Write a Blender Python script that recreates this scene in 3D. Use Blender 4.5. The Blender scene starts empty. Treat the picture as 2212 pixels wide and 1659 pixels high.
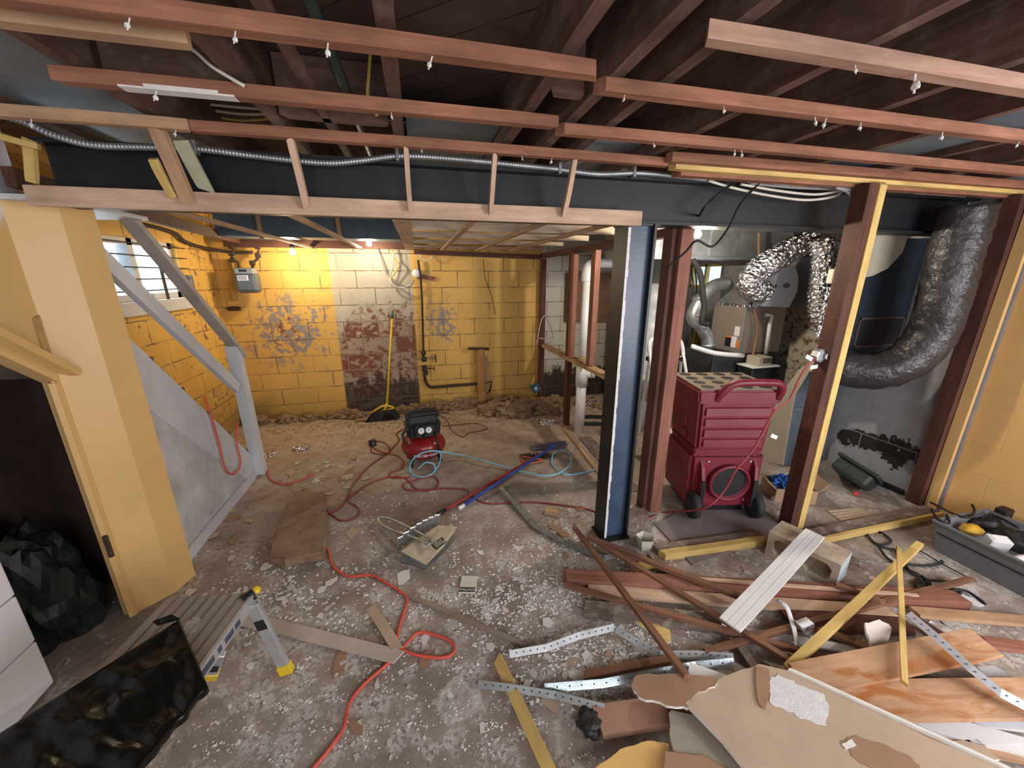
import bpy, bmesh, math, random
from mathutils import Vector, Matrix, noise
R = math.radians
random.seed(7)
sc = bpy.context.scene
COL = sc.collection
# ---------------------------------------------------------------- camera, world, lights, exposure
H, F, PITCH, YAW = 1.72, 820.0, R(16), R(-13.6)
cam = bpy.data.cameras.new('camera'); cam.sensor_width = 36; cam.lens = 36 * F / 2212; cam.clip_start = .02
co = bpy.data.objects.new('camera', cam); COL.objects.link(co)
co.location = (0, 0, H); co.rotation_euler = (R(90) - PITCH, 0, YAW); sc.camera = co
sc.view_settings.view_transform = 'Standard'; sc.view_settings.look = 'None'
sc.view_settings.gamma = 1; sc.view_settings.exposure = 0.42
wd = bpy.data.worlds.new('world'); sc.world = wd; wd.use_nodes = True
bg = wd.node_tree.nodes['Background']; bg.inputs[0].default_value = (.55, .80, 1, 1); bg.inputs[1].default_value = 1.6

def lamp(name, kind, loc, energy, col, size=.1, rot=None, size_y=None):
    l = bpy.data.lights.new(name, kind); l.energy = energy; l.color = col
    if kind == 'AREA':
        l.size = size
        if size_y: l.shape = 'RECTANGLE'; l.size_y = size_y
    else: l.shadow_soft_size = size
    o = bpy.data.objects.new(name, l); COL.objects.link(o); o.location = loc
    if rot: o.rotation_euler = rot
    return o
lamp('daylight_behind', 'AREA', (2.6, -1.05, 1.35), 100, (.98, .97, 1), 2.2, (R(84), 0, R(20)), 1.5)
lamp('daylight_behind_left', 'AREA', (.1, -1.1, 1.45), 28, (.98, .97, 1), 1.8, (R(82), 0, R(0)), 1.2)
lamp('window_daylight', 'AREA', (-2.4, 4.15, 1.8), 14, (.75, .9, 1), .7, (R(90), 0, R(-90)), .5)
WARM = (1, .72, .40)

# ---------------------------------------------------------------- projection of known sight lines on known planes
_f0 = Vector((math.sin(-YAW), math.cos(-YAW), 0)); _rt = Vector((math.cos(-YAW), -math.sin(-YAW), 0)); _u0 = Vector((0, 0, 1))
_fw = _f0 * math.cos(PITCH) - _u0 * math.sin(PITCH); _up = _u0 * math.cos(PITCH) + _f0 * math.sin(PITCH)
_O = Vector((0, 0, H))
def ray(x, y): return _fw + _rt * ((x - 1106) / F) + _up * ((829.5 - y) / F)
def FL(x, y, z=0.0):
    d = ray(x, y); return _O + d * ((z - H) / d.z)
def AY(x, y, Y):
    d = ray(x, y); return _O + d * (Y / d.y)
def AX(x, y, X):
    d = ray(x, y); return _O + d * (X / d.x)
def crop(pts, ox, oy, s): return [(ox + x * s, oy + y * s) for x, y in pts]

# ---------------------------------------------------------------- node helpers and materials
class G:
    def __init__(s, name):
        s.m = bpy.data.materials.new(name); s.m.use_nodes = True; s.t = s.m.node_tree
        s.b = s.t.nodes['Principled BSDF']
    def new(s, ty, **kw):
        n = s.t.nodes.new(ty)
        for k, v in kw.items(): setattr(n, k, v)
        return n
    def put(s, sock, v):
        if isinstance(v, bpy.types.NodeSocket): s.t.links.new(v, sock)
        elif isinstance(v, tuple) and len(v) == 3 and sock.type == 'RGBA': sock.default_value = (*v, 1)
        else: sock.default_value = v
    def ma(s, op, a, b=0.0, c=None):
        n = s.new('ShaderNodeMath', operation=op); s.put(n.inputs[0], a); s.put(n.inputs[1], b)
        if c is not None: s.put(n.inputs[2], c)
        return n.outputs[0]
    def coord(s, kind='Object', scale=(1, 1, 1), rnd=False):
        c = s.new('ShaderNodeTexCoord').outputs[kind]
        if rnd:
            oi = s.new('ShaderNodeObjectInfo'); v = s.new('ShaderNodeVectorMath', operation='ADD')
            m3 = s.ma('MULTIPLY', oi.outputs['Random'], 37.0); cc = s.new('ShaderNodeCombineXYZ')
            for i in range(3): s.put(cc.inputs[i], m3)
            s.put(v.inputs[0], c); s.put(v.inputs[1], cc.outputs[0]); c = v.outputs[0]
        n = s.new('ShaderNodeMapping'); s.put(n.inputs[0], c); n.inputs['Scale'].default_value = scale
        return n.outputs[0]
    def noise(s, vec, scale=5, detail=6, rough=.6, dist=0):
        n = s.new('ShaderNodeTexNoise'); s.put(n.inputs['Vector'], vec); n.inputs['Scale'].default_value = scale
        n.inputs['Detail'].default_value = detail; n.inputs['Roughness'].default_value = rough; n.inputs['Distortion'].default_value = dist
        return n.outputs[0]
    def step(s, v, a, b):
        n = s.new('ShaderNodeMapRange'); s.put(n.inputs[0], v); n.inputs[1].default_value = a; n.inputs[2].default_value = b
        return n.outputs[0]
    def mix(s, f, a, b, mode='MIX'):
        n = s.new('ShaderNodeMix', data_type='RGBA', blend_type=mode); s.put(n.inputs[0], f); s.put(n.inputs[6], a); s.put(n.inputs[7], b)
        return n.outputs[2]
    def bump(s, h, st=.3, d=.01):
        n = s.new('ShaderNodeBump'); n.inputs['Strength'].default_value = st; n.inputs['Distance'].default_value = d
        s.put(n.inputs['Height'], h); s.put(s.b.inputs['Normal'], n.outputs[0])
    def out(s, col=None, rough=None, metal=None):
        if col is not None: s.put(s.b.inputs['Base Color'], col)
        if rough is not None: s.put(s.b.inputs['Roughness'], rough)
        if metal is not None: s.put(s.b.inputs['Metallic'], metal)
        return s.m

MATS = {}
def plain(name, c, rough=.6, metal=0.0, var=.25, scale=9, bump=.08, kind='Object'):
    if name in MATS: return MATS[name]
    g = G(name); v = g.coord(kind, rnd=True); n = g.noise(v, scale)
    d = tuple(x * (1 - var) for x in c); l = tuple(min(1, x * (1 + var * .6)) for x in c)
    if bump: g.bump(g.noise(v, scale * 6), bump, .004)
    MATS[name] = g.out(g.mix(g.step(n, .3, .7), d, l), rough, metal); return MATS[name]
def wood(name, c1, c2, rough=.75, stain=None, dust=0.0):
    if name in MATS: return MATS[name]
    g = G(name); v = g.coord('Object', (1.2, 22, 22), rnd=True); n = g.noise(v, 2.2, 8, .65, .6)
    v2 = g.coord('Object', (1, 3, 3), rnd=True); n2 = g.noise(v2, 3, 3)
    col = g.mix(g.step(n, .3, .72), c1, c2); col = g.mix(g.step(n2, .35, .8), col, tuple(x * .6 for x in c1))
    if stain: col = g.mix(g.step(g.noise(v2, 2.2, 5, .6, 1), .5, .62), col, stain)
    if dust: col = g.mix(g.ma('MULTIPLY', g.step(g.noise(g.coord('Object', rnd=True), 14, 8, .7), .5, .7), dust), col, (.55, .5, .45))
    g.bump(n, .25, .003); MATS[name] = g.out(col, rough); return MATS[name]

RED_WOOD = wood('reddish_strip_wood', (.22, .085, .045), (.42, .19, .115))
PINKW = wood('pinkish_strip_wood', (.34, .19, .13), (.52, .33, .245))
DARK_WOOD = wood('dark_joist_wood', (.022, .01, .008), (.06, .03, .024))
JOIST = wood('joist_wood', (.085, .04, .03), (.19, .105, .083), dust=.12)
PALE = wood('pale_pine', (.52, .34, .23), (.72, .52, .38))
PALE2 = wood('fresh_pine', (.6, .46, .33), (.8, .66, .50))
TAN = wood('tan_pine', (.42, .25, .14), (.62, .4, .24))
BROWN = wood('brown_lath', (.15, .065, .036), (.31, .15, .088))
STUDR = wood('red_stud_wood', (.22, .085, .055), (.38, .165, .115))
STUDD = wood('dark_stud_wood', (.07, .022, .014), (.15, .055, .035))
GREYW = wood('grey_old_wood', (.12, .085, .07), (.25, .19, .15), dust=.5)
RUSTB = wood('rust_stained_board', (.5, .29, .16), (.66, .42, .26), stain=(.36, .13, .035))
YELW = wood('yellow_painted_wood', (.62, .42, .13), (.78, .57, .23))
YELLOW = plain('yellow_paint', (.70, .43, .15), .55, var=.1, scale=3)
YELLOW2 = plain('yellow_paint_glossy', (.66, .42, .17), .4, var=.06, scale=3)
WHITEP = plain('white_paint', (.68, .68, .70), .5, var=.08, scale=4)
WHITEB = plain('bluish_white_paint', (.56, .58, .63), .55, var=.12, scale=6)
GREYP = plain('grey_white_paint', (.58, .58, .59), .6, var=.1)
PLASTER = plain('white_plaster', (.7, .69, .66), .9, var=.12, scale=20, bump=.3)
PAPER = plain('tan_board_paper', (.45, .34, .25), .85, var=.12, scale=7)
PAPER2 = plain('brown_board_paper', (.32, .19, .12), .85, var=.15, scale=7)
BEAMM = plain('black_navy_steel_paint', (.005, .0075, .011), .5, var=.3, scale=4, bump=.15)
NAVY = plain('navy_steel_paint', (.045, .075, .13), .38, var=.3, scale=8, bump=.2)
BLACKS = plain('black_steel_paint', (.008, .008, .01), .45, var=.2)
GALV = plain('galvanised_steel', (.42, .44, .46), .42, .75, var=.25, scale=12)
GALVD = plain('dull_galvanised', (.26, .27, .27), .5, .6, var=.3, scale=8)
DUCTB = plain('blue_grey_sheet_metal', (.17, .215, .26), .5, .25, var=.25, scale=5)
BLACKP = plain('black_plastic', (.008, .008, .009), .55, var=.2)
RUBBER = plain('black_rubber', (.02, .02, .021), .75, var=.3)
MAROON = plain('maroon_plastic', (.17, .013, .028), .46, var=.08, scale=30, bump=.12)
REDP = plain('red_tank_paint', (.24, .014, .016), .28, var=.1)
REDC = plain('orange_red_cord', (.62, .09, .06), .5, var=.1)
DREDC = plain('dark_red_cord', (.26, .035, .035), .5, var=.2)
BLUEH = plain('light_blue_hose', (.22, .52, .72), .35, var=.08)
BLUEP = plain('blue_plastic', (.018, .05, .30), .4, var=.1)
YELP = plain('yellow_plastic', (.75, .52, .03), .4, var=.1)
PVC = plain('white_pvc', (.76, .77, .78), .35, var=.05)
RUST = plain('rusty_iron', (.06, .036, .026), .8, .1, var=.5, scale=30, bump=.4)
COPPER = plain('copper_tube', (.30, .17, .105), .5, .4)
GREYPL = plain('grey_tote_plastic', (.15, .155, .175), .5, var=.08, scale=14)
CONC = plain('grey_concrete_block', (.47, .40, .30), .9, var=.2, scale=25, bump=.5)
INSUL = plain('brown_insulation', (.29, .195, .11), .95, var=.55, scale=22, bump=.8)
BATT = plain('brown_batt_paper', (.25, .165, .11), .9, var=.3, scale=12, bump=.4)
TAUPE = plain('taupe_metal', (.32, .27, .23), .45, .3, var=.08)
BEIGE = plain('beige_metal', (.46, .42, .33), .5, .1, var=.08)
FCASE = plain('dark_furnace_metal', (.028, .033, .036), .45, .2, var=.2)
CLOTHB = plain('blue_cloth', (.03, .14, .5), .8, var=.4, scale=14)
CARD = plain('cardboard', (.38, .25, .15), .85, var=.12)
GREENB = plain('dark_green_plastic', (.02, .03, .027), .5, var=.2)
ALU = plain('brushed_aluminium', (.55, .56, .58), .4, .6, var=.15, scale=15)
DECKP = plain('ribbed_platform_paint', (.34, .29, .27), .55, .2, var=.15)
LBL = plain('white_label', (.75, .76, .8), .5, var=.04)
INK = plain('black_ink', (.012, .012, .014), .6, var=0)
GAUGE = plain('gauge_face', (.7, .72, .72), .3, var=.04)
METERG = plain('grey_meter_paint', (.11, .125, .137), .45, .2, var=.12)
WBOX = plain('white_plastic', (.75, .75, .75), .45, var=.05)
TWINE = plain('white_cable', (.62, .58, .5), .5, var=.15)
CABLEG = plain('grey_cable', (.25, .25, .26), .5, var=.15)
YCABLE = plain('yellow_cable', (.55, .42, .1), .5, var=.15)
ORANGE = plain('orange_sticker', (.7, .2, .03), .5, var=.05)
def foil(name, c, rough, sc_, st):
    g = G(name); v = g.coord('Object'); n = g.noise(v, sc_, 4, .6, .4)
    vo = g.new('ShaderNodeTexVoronoi'); g.put(vo.inputs['Vector'], v); vo.inputs['Scale'].default_value = sc_ * 1.6
    g.bump(g.ma('ADD', n, vo.outputs[0]), st, .02); return g.out(c, rough, 1.0)
FOIL = foil('crinkled_foil', (.74, .74, .76), .2, 22, .9)
g = G('black_duct_wrap'); v = g.coord('Object'); n = g.noise(v, 30, 4, .6, .5); g.bump(n, .8, .012)
BWRAP = g.out(g.mix(g.step(g.noise(v, 6), .35, .7), (.03, .028, .031), (.052, .049, .054)), .3, .25)
g = G('black_bag_plastic'); v = g.coord('Object'); n = g.noise(v, 5, 3, .5, 1.2); g.bump(n, .35, .03)
BAG = g.out((.004, .0045, .004), .3); g.b.inputs['Specular IOR Level'].default_value = .3
def glass(name, c, rough, alpha):
    g = G(name); g.out(c, rough); g.b.inputs['Alpha'].default_value = alpha; return g.m
CLEAR = glass('clear_plastic_film', (.8, .82, .85), .12, .10)
PANE = glass('window_glass', (.8, .9, 1), .05, .12)
SMOKE = glass('smoky_blue_plastic', (.10, .11, .2), .2, .75)
def glow(name, c, st):
    g = G(name); g.put(g.b.inputs['Emission Color'], c); g.b.inputs['Emission Strength'].default_value = st; return g.m
BULBM = glow('lit_bulb_glass', (1, .82, .5), 14)
BULBW = glow('lit_bulb_glass_white', (1, .93, .78), 18)

# ---- block walls
def block_wall(name, axis, paint, kind):
    g = G(name); sx = g.new('ShaderNodeSeparateXYZ'); g.put(sx.inputs[0], g.coord('Object'))
    X, Y, Z = sx.outputs; U = X if axis == 'x' else Y
    nz = g.noise(g.coord('Object'), 5, 6, .65); nf = g.noise(g.coord('Object'), 16, 8, .7); nb = g.noise(g.coord('Object'), 1.7, 3)
    Uw = g.ma('ADD', U, g.ma('MULTIPLY', g.ma('SUBTRACT', nf, .5), .03)); Zw = g.ma('ADD', Z, g.ma('MULTIPLY', g.ma('SUBTRACT', nf, .5), .03))
    cc = g.new('ShaderNodeCombineXYZ'); g.put(cc.inputs[0], g.ma('ADD', Uw, 20.1)); g.put(cc.inputs[1], g.ma('ADD', Zw, .03))
    br = g.new('ShaderNodeTexBrick'); g.put(br.inputs['Vector'], cc.outputs[0])
    for k, val in (('Scale', 1), ('Mortar Size', .006), ('Mortar Smooth', .4), ('Brick Width', .4), ('Row Height', .2), ('Bias', 0)): br.inputs[k].default_value = val
    br.inputs['Color1'].default_value = (.2, .2, .2, 1); br.inputs['Color2'].default_value = (.8, .8, .8, 1)
    mort = br.outputs['Fac']; bid = br.outputs['Color']
    def win(u0, u1, z0, z1, s=.06):
        a = g.ma('MULTIPLY', g.step(Uw, u0 - s, u0 + s), g.step(Uw, u1 + s, u1 - s))
        b = g.ma('MULTIPLY', g.step(Zw, z0 - s, z0 + s), g.step(Zw, z1 + s, z1 - s)); return g.ma('MULTIPLY', a, b)
    col = g.mix(g.step(nb, .3, .7), tuple(x * .88 for x in paint), paint)
    GREY, REDB, DK, WHT = (.30, .25, .22), (.20, .065, .042), (.035, .024, .018), (.50, .46, .38)
    if kind == 'far':
        thr = g.ma('ADD', nf, g.ma('MULTIPLY', g.ma('SUBTRACT', nz, .5), .9))
        w1 = win(-2.0, -.95, .6, 1.62, .25); k1 = g.step(g.ma('ADD', thr, g.ma('MULTIPLY', win(-1.9, -1.15, .75, 1.4, .3), .20)), .635, .645)
        k1 = g.ma('MULTIPLY', k1, w1); col = g.mix(k1, col, g.mix(g.step(nz, .44, .5), REDB, GREY))
        w2 = win(.0, .55, .85, 1.4, .15); col = g.mix(g.ma('MULTIPLY', w2, g.step(g.ma('ADD', thr, g.ma('MULTIPLY', w2, .12)), .62, .635)), col, GREY)
        ce = win(-.98, -.06, -1, 3, .012)
        low = g.step(g.ma('ADD', Zw, g.ma('MULTIPLY', g.ma('SUBTRACT', thr, .5), 1.3)), 1.28, 1.1)
        sep = g.new('ShaderNodeSeparateColor'); g.put(sep.inputs[0], bid)
        rb = g.mix(g.step(g.ma('ADD', thr, g.ma('MULTIPLY', sep.outputs[0], .25)), .6, .66), REDB, (.38, .28, .21))
        rb = g.mix(mort, rb, (.40, .33, .26)); cc2 = g.mix(low, g.mix(g.step(nz, .3, .7), (.40, .36, .28), WHT), rb)
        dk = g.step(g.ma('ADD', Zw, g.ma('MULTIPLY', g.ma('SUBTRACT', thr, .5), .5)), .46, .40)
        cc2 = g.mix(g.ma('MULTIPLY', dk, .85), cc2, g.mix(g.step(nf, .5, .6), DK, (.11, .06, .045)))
        col = g.mix(ce, col, cc2)
        wr = g.step(Uw, 1.60, 1.64); wh = g.mix(g.step(thr, .66, .7), WHT, (.27, .2, .16))
        wh = g.mix(g.step(g.ma('ADD', Zw, g.ma('MULTIPLY', g.ma('SUBTRACT', thr, .5), .5)), .46, .38), wh, DK)
        col = g.mix(wr, col, wh)
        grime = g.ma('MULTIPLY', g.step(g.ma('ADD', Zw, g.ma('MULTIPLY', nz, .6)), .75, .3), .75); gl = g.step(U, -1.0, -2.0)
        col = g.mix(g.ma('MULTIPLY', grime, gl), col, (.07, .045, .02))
    if kind == 'left':
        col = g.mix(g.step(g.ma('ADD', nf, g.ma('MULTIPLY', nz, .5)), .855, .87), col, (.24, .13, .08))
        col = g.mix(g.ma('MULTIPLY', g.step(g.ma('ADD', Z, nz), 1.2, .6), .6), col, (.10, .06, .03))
    if kind == 'right':
        fr = g.step(Uw, 1.66, 1.68); gw = g.mix(g.step(nz, .3, .7), (.27, .27, .29), (.37, .37, .40))
        ds = win(1.75, 2.5, .20, .42, .1); gw = g.mix(g.step(g.ma('ADD', nz, g.ma('MULTIPLY', ds, .33)), .72, .73), gw, (.02, .016, .014))
        st_ = win(2.65, 3.6, .4, 1.42, .08); gw = g.mix(st_, gw, g.mix(g.step(nf, .5, .58), (.50, .46, .38), (.16, .08, .05)))
        gw = g.mix(g.ma('MULTIPLY', mort, .5), gw, (.4, .4, .43)); col = g.mix(fr, col, gw)
        g.bump(g.ma('SUBTRACT', g.ma('MULTIPLY', nf, .2), mort), .35, .008)
    else:
        crk = g.ma('MULTIPLY', mort, g.step(nz, .44, .54)); col = g.mix(g.ma('MULTIPLY', crk, .85), col, (.12, .07, .035))
        col = g.mix(g.ma('MULTIPLY', mort, .25), col, (.3, .2, .1))
        g.bump(g.ma('SUBTRACT', g.ma('MULTIPLY', nf, .25), mort), .6, .012)
    return g.out(col, .65)
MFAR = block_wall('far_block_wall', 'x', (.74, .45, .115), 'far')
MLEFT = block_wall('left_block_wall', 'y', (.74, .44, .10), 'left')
MRIGHT = block_wall('right_block_wall', 'y', (.70, .42, .16), 'right')
g = G('dusty_concrete'); v = g.coord('Object'); sx = g.new('ShaderNodeSeparateXYZ'); g.put(sx.inputs[0], v)
n1 = g.noise(v, 2.2, 8, .65); n2 = g.noise(v, 9, 8, .72); n3 = g.noise(v, 45, 4, .7)
col = g.mix(g.step(n1, .32, .68), (.185, .145, .12), (.42, .35, .30)); col = g.mix(g.step(n2, .5, .72), col, (.11, .075, .06))
near = g.step(sx.outputs[1], 3.1, 1.9); far = g.step(sx.outputs[1], 2.6, 4.2)
col = g.mix(g.ma('MULTIPLY', far, .65), col, g.mix(g.step(n2, .4, .62), (.56, .45, .33), (.42, .31, .21)))
dm = g.step(g.ma('ADD', n2, g.ma('MULTIPLY', g.ma('SUBTRACT', n1, .5), .6)), .48, .58); dm = g.ma('MULTIPLY', g.ma('MULTIPLY', dm, g.step(n3, .42, .5)), near)
col = g.mix(g.ma('MULTIPLY', dm, .72), col, (.60, .58, .57)); g.bump(g.ma('ADD', n2, g.ma('MULTIPLY', n3, .4)), .5, .012)
MFLOOR = g.out(col, .85)
g = G('subfloor_boards'); v = g.coord('Object', (1, 1, 1)); mp = g.new('ShaderNodeMapping'); g.put(mp.inputs[0], v); mp.inputs['Rotation'].default_value = (0, 0, R(40))
br = g.new('ShaderNodeTexBrick'); g.put(br.inputs['Vector'], mp.outputs[0]); br.inputs['Scale'].default_value = 1; br.inputs['Brick Width'].default_value = 3; br.inputs['Row Height'].default_value = .14; br.inputs['Mortar Size'].default_value = .004
br.inputs['Color1'].default_value = (.10, .055, .044, 1); br.inputs['Color2'].default_value = (.15, .085, .07, 1); br.inputs['Mortar'].default_value = (.005, .003, .002, 1)
MSUB = g.out(g.mix(g.step(g.noise(v, 6), .3, .7), br.outputs['Color'], (.06, .032, .026)), .85)

# ---------------------------------------------------------------- mesh helpers
def tag(o, label=None, cat=None, group=None, kind=None):
    if label: o['label'] = label
    if cat: o['category'] = cat
    if group: o['group'] = group
    if kind: o['kind'] = kind
    return o
class B:
    def __init__(s): s.bm = bmesh.new()
    def box(s, lo, hi, M=None, bev=0):
        lo, hi = Vector(lo), Vector(hi); c = (lo + hi) / 2; d = hi - lo
        mat = Matrix.Translation(c) @ Matrix.Diagonal((*d, 1))
        if M is not None: mat = M @ mat
        r = bmesh.ops.create_cube(s.bm, size=1, matrix=mat)
        if bev:
            es = list({e for vv in r['verts'] for e in vv.link_edges})
            bmesh.ops.bevel(s.bm, geom=es, offset=bev, segments=2, affect='EDGES', profile=.5)
        return s
    def tube(s, pts, r, seg=8, closed=False, caps=True):
        pts = [Vector(p) for p in pts]; n = len(pts); rings = []; prev = None
        for i, p in enumerate(pts):
            a = pts[i - 1] if (i > 0 or closed) else p; b = pts[(i + 1) % n] if (i < n - 1 or closed) else p
            t = (b - a).normalized() if (b - a).length > 1e-9 else Vector((0, 0, 1))
            if prev is None:
                ref = Vector((0, 0, 1)) if abs(t.z) < .9 else Vector((1, 0, 0)); u = t.cross(ref).normalized()
            else:
                u = prev - t * prev.dot(t); u = u.normalized() if u.length > 1e-6 else t.orthogonal().normalized()
            prev = u; w = t.cross(u); rr = r(i, i / max(1, n - 1)) if callable(r) else r
            rings.append([s.bm.verts.new(p + (u * math.cos(k * 2 * math.pi / seg) + w * math.sin(k * 2 * math.pi / seg)) * rr) for k in range(seg)])
        for i in range(n if closed else n - 1):
            A, C = rings[i], rings[(i + 1) % n]
            for k in range(seg): s.bm.faces.new((A[k], A[(k + 1) % seg], C[(k + 1) % seg], C[k]))
        if caps and not closed: s.bm.faces.new(rings[0][::-1]); s.bm.faces.new(rings[-1])
        return s
    def lathe(s, prof, M=None, seg=32):
        rings = []
        for r, z in prof:
            if r < 1e-6: rings.append([s.bm.verts.new((0, 0, z))])
            else: rings.append([s.bm.verts.new((r * math.cos(k * 2 * math.pi / seg), r * math.sin(k * 2 * math.pi / seg), z)) for k in range(seg)])
        nv = [v for q in rings for v in q]
        for A, C in zip(rings, rings[1:]):
            for k in range(seg):
                a = A[k % len(A)], A[(k + 1) % len(A)]; c = C[k % len(C)], C[(k + 1) % len(C)]
                f = [a[0]] + ([a[1]] if len(A) > 1 else []) + ([c[1], c[0]] if len(C) > 1 else [c[0]])
                s.bm.faces.new(f)
        for q, fl in ((rings[0], 1), (rings[-1], 0)):
            if len(q) > 1: s.bm.faces.new(q[::-1] if fl else q)
        if M is not None: bmesh.ops.transform(s.bm, matrix=M, verts=nv)
        return s
    def prism(s, poly, vec):
        vec = Vector(vec); a = [s.bm.verts.new(p) for p in poly]; c = [s.bm.verts.new(Vector(p) + vec) for p in poly]; n = len(poly)
        s.bm.faces.new(a[::-1]); s.bm.faces.new(c)
        for k in range(n): s.bm.faces.new((a[k], a[(k + 1) % n], c[(k + 1) % n], c[k]))
        return s
    def grid(s, fn, nu, nv):
        q = [[s.bm.verts.new(fn(i / nu, j / nv)) for j in range(nv + 1)] for i in range(nu + 1)]
        for i in range(nu):
            for j in range(nv): s.bm.faces.new((q[i][j], q[i + 1][j], q[i + 1][j + 1], q[i][j + 1]))
        return s
    def lump(s, c, size, seed, amp=.35, sub=3, fr=1.6):
        r = bmesh.ops.create_icosphere(s.bm, subdivisions=sub, radius=1)
        for v in r['verts']:
            d = 1 + amp * (noise.noise(v.co * fr + Vector((seed * 7.1, seed * 3.3, 1))) + .5 * noise.noise(v.co * fr * 2.7 + Vector((seed, 9, seed))))
            v.co = Vector((v.co.x * size[0] * d, v.co.y * size[1] * d, max(v.co.z * d, -.55) * size[2])) + Vector(c)
        return s
    def text(s, txt, size, M, depth=.002):
        cu = bpy.data.curves.new('t', 'FONT'); cu.body = txt; cu.size = size; cu.extrude = depth; cu.align_x = 'CENTER'; cu.align_y = 'CENTER'; cu.resolution_u = 2
        o = bpy.data.objects.new('t', cu); COL.objects.link(o); bpy.context.view_layer.update()
        me = bpy.data.meshes.new_from_object(o.evaluated_get(bpy.context.evaluated_depsgraph_get()))
        k = len(s.bm.verts); s.bm.from_mesh(me); s.bm.verts.ensure_lookup_table()
        for v in s.bm.verts[k:]: v.co = M(v.co) if callable(M) else M @ v.co
        bpy.data.objects.remove(o); bpy.data.curves.remove(cu); bpy.data.meshes.remove(me); return s
    def obj(s, name, mat, parent=None, smooth=False, sub=0, loc=None, world=True, origin=True):
        bmesh.ops.recalc_face_normals(s.bm, faces=s.bm.faces)
        if parent is not None and world:
            M = MW.get(parent.name, Matrix()).inverted(); bmesh.ops.transform(s.bm, matrix=M, verts=s.bm.verts)
        if loc is not None: bmesh.ops.translate(s.bm, vec=-Vector(loc), verts=s.bm.verts)
        me = bpy.data.meshes.new(name); s.bm.to_mesh(me); s.bm.free(); me.materials.append(mat)
        o = bpy.data.objects.new(name, me); COL.objects.link(o)
        if loc is not None: o.location = loc
        if parent is not None: o.parent = parent
        if loc is not None: MW[o.name] = Matrix.Translation(loc)
        elif parent is not None: MW[o.name] = MW.get(parent.name, Matrix())
        if smooth:
            for p in me.polygons: p.use_smooth = True
        if sub: m = o.modifiers.new('s', 'SUBSURF'); m.levels = m.render_levels = sub
        return o
MW = {}
def thing(name, label, cat, loc=(0, 0, 0), rotz=0, group=None, M=None):
    o = bpy.data.objects.new(name, None); COL.objects.link(o); o.empty_display_size = .05
    mm = M if M is not None else Matrix.Translation(loc) @ Matrix.Rotation(rotz, 4, 'Z')
    o.matrix_world = mm; MW[o.name] = mm.copy(); return tag(o, label, cat, group)
def frame(A, C, up=(0, 0, 1)):
    A, C = Vector(A), Vector(C); x = (C - A).normalized(); z = Vector(up); z = (z - x * z.dot(x)).normalized(); y = z.cross(x)
    return Matrix(((x.x, y.x, z.x, A.x), (x.y, y.y, z.y, A.y), (x.z, y.z, z.z, A.z), (0, 0, 0, 1))), (C - A).length
def stick(name, label, cat, A, C, w, t, mat, group=None, up=(0, 0, 1), bow=0.0, kind=None, cut=.012, parent=None, bev=.0025):
    M, L = frame(A, C, up); b = bmesh.new(); n = 8; rings = []
    rnd = random.Random(int(L * 9999) + int(w * 7777))
    c0, c1 = rnd.uniform(-cut, cut), rnd.uniform(-cut, cut); bw = bow or rnd.uniform(-.004, .004)
    for i in range(n + 1):
        u = i / n; x = u * L; dy = bw * math.sin(math.pi * u)
        ring = []
        for sy, sz in ((-1, -1), (1, -1), (1, 1), (-1, 1)):
            xx = x + (c0 * sy if i == 0 else c1 * sy if i == n else 0)
            ring.append(b.verts.new((xx, sy * w / 2 + dy, sz * t / 2)))
        rings.append(ring)
    for a, c in zip(rings, rings[1:]):
        for k in range(4): b.faces.new((a[k], a[(k + 1) % 4], c[(k + 1) % 4], c[k]))
    b.faces.new(rings[0][::-1]); b.faces.new(rings[-1])
    if bev:
        es = [e for e in b.edges if abs((e.verts[0].co - e.verts[1].co).normalized().x) > .9]
        bmesh.ops.bevel(b, geom=es, offset=min(bev, t / 4, w / 4), segments=1, affect='EDGES')
    bmesh.ops.recalc_face_normals(b, faces=b.faces)
    me = bpy.data.meshes.new(name); b.to_mesh(me); b.free(); me.materials.append(mat)
    o = bpy.data.objects.new(name, me); COL.objects.link(o)
    if parent is not None: o.parent = parent; M = MW.get(parent.name, Matrix()).inverted() @ M; o.matrix_local = M
    else: o.matrix_world = M
    MW[o.name] = M
    return tag(o, label, cat, group, kind)
def smooth_pts(pts, k=6, closed=False):
    pts = [Vector(p) for p in pts]; n = len(pts); out = []
    rng = range(n if closed else n - 1)
    for i in rng:
        p0 = pts[(i - 1) % n] if (closed or i > 0) else pts[i]; p1 = pts[i]; p2 = pts[(i + 1) % n]; p3 = pts[(i + 2) % n] if (closed or i + 2 < n) else p2
        for j in range(k):
            t = j / k
            out.append(.5 * ((2 * p1) + (p2 - p0) * t + (2 * p0 - 5 * p1 + 4 * p2 - p3) * t * t + (3 * p1 - p0 - 3 * p2 + p3) * t ** 3))
    if not closed: out.append(pts[-1])
    return out
def cable(name, label, cat, pts, r, mat, k=6, seg=8, group=None, parent=None):
    b = B().tube(smooth_pts(pts, k), r, seg)
    return tag(b.obj(name, mat, parent, smooth=True), label, cat, group)
def resample(pts, n):
    L = [0]
    for a, c in zip(pts, pts[1:]): L.append(L[-1] + (c - a).length)
    out = []; j = 0
    for i in range(n + 1):
        d = L[-1] * i / n
        while j < len(L) - 2 and L[j + 1] < d: j += 1
        f = (d - L[j]) / max(1e-9, L[j + 1] - L[j]); out.append(pts[j].lerp(pts[j + 1], min(1, f)))
    return out
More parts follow.
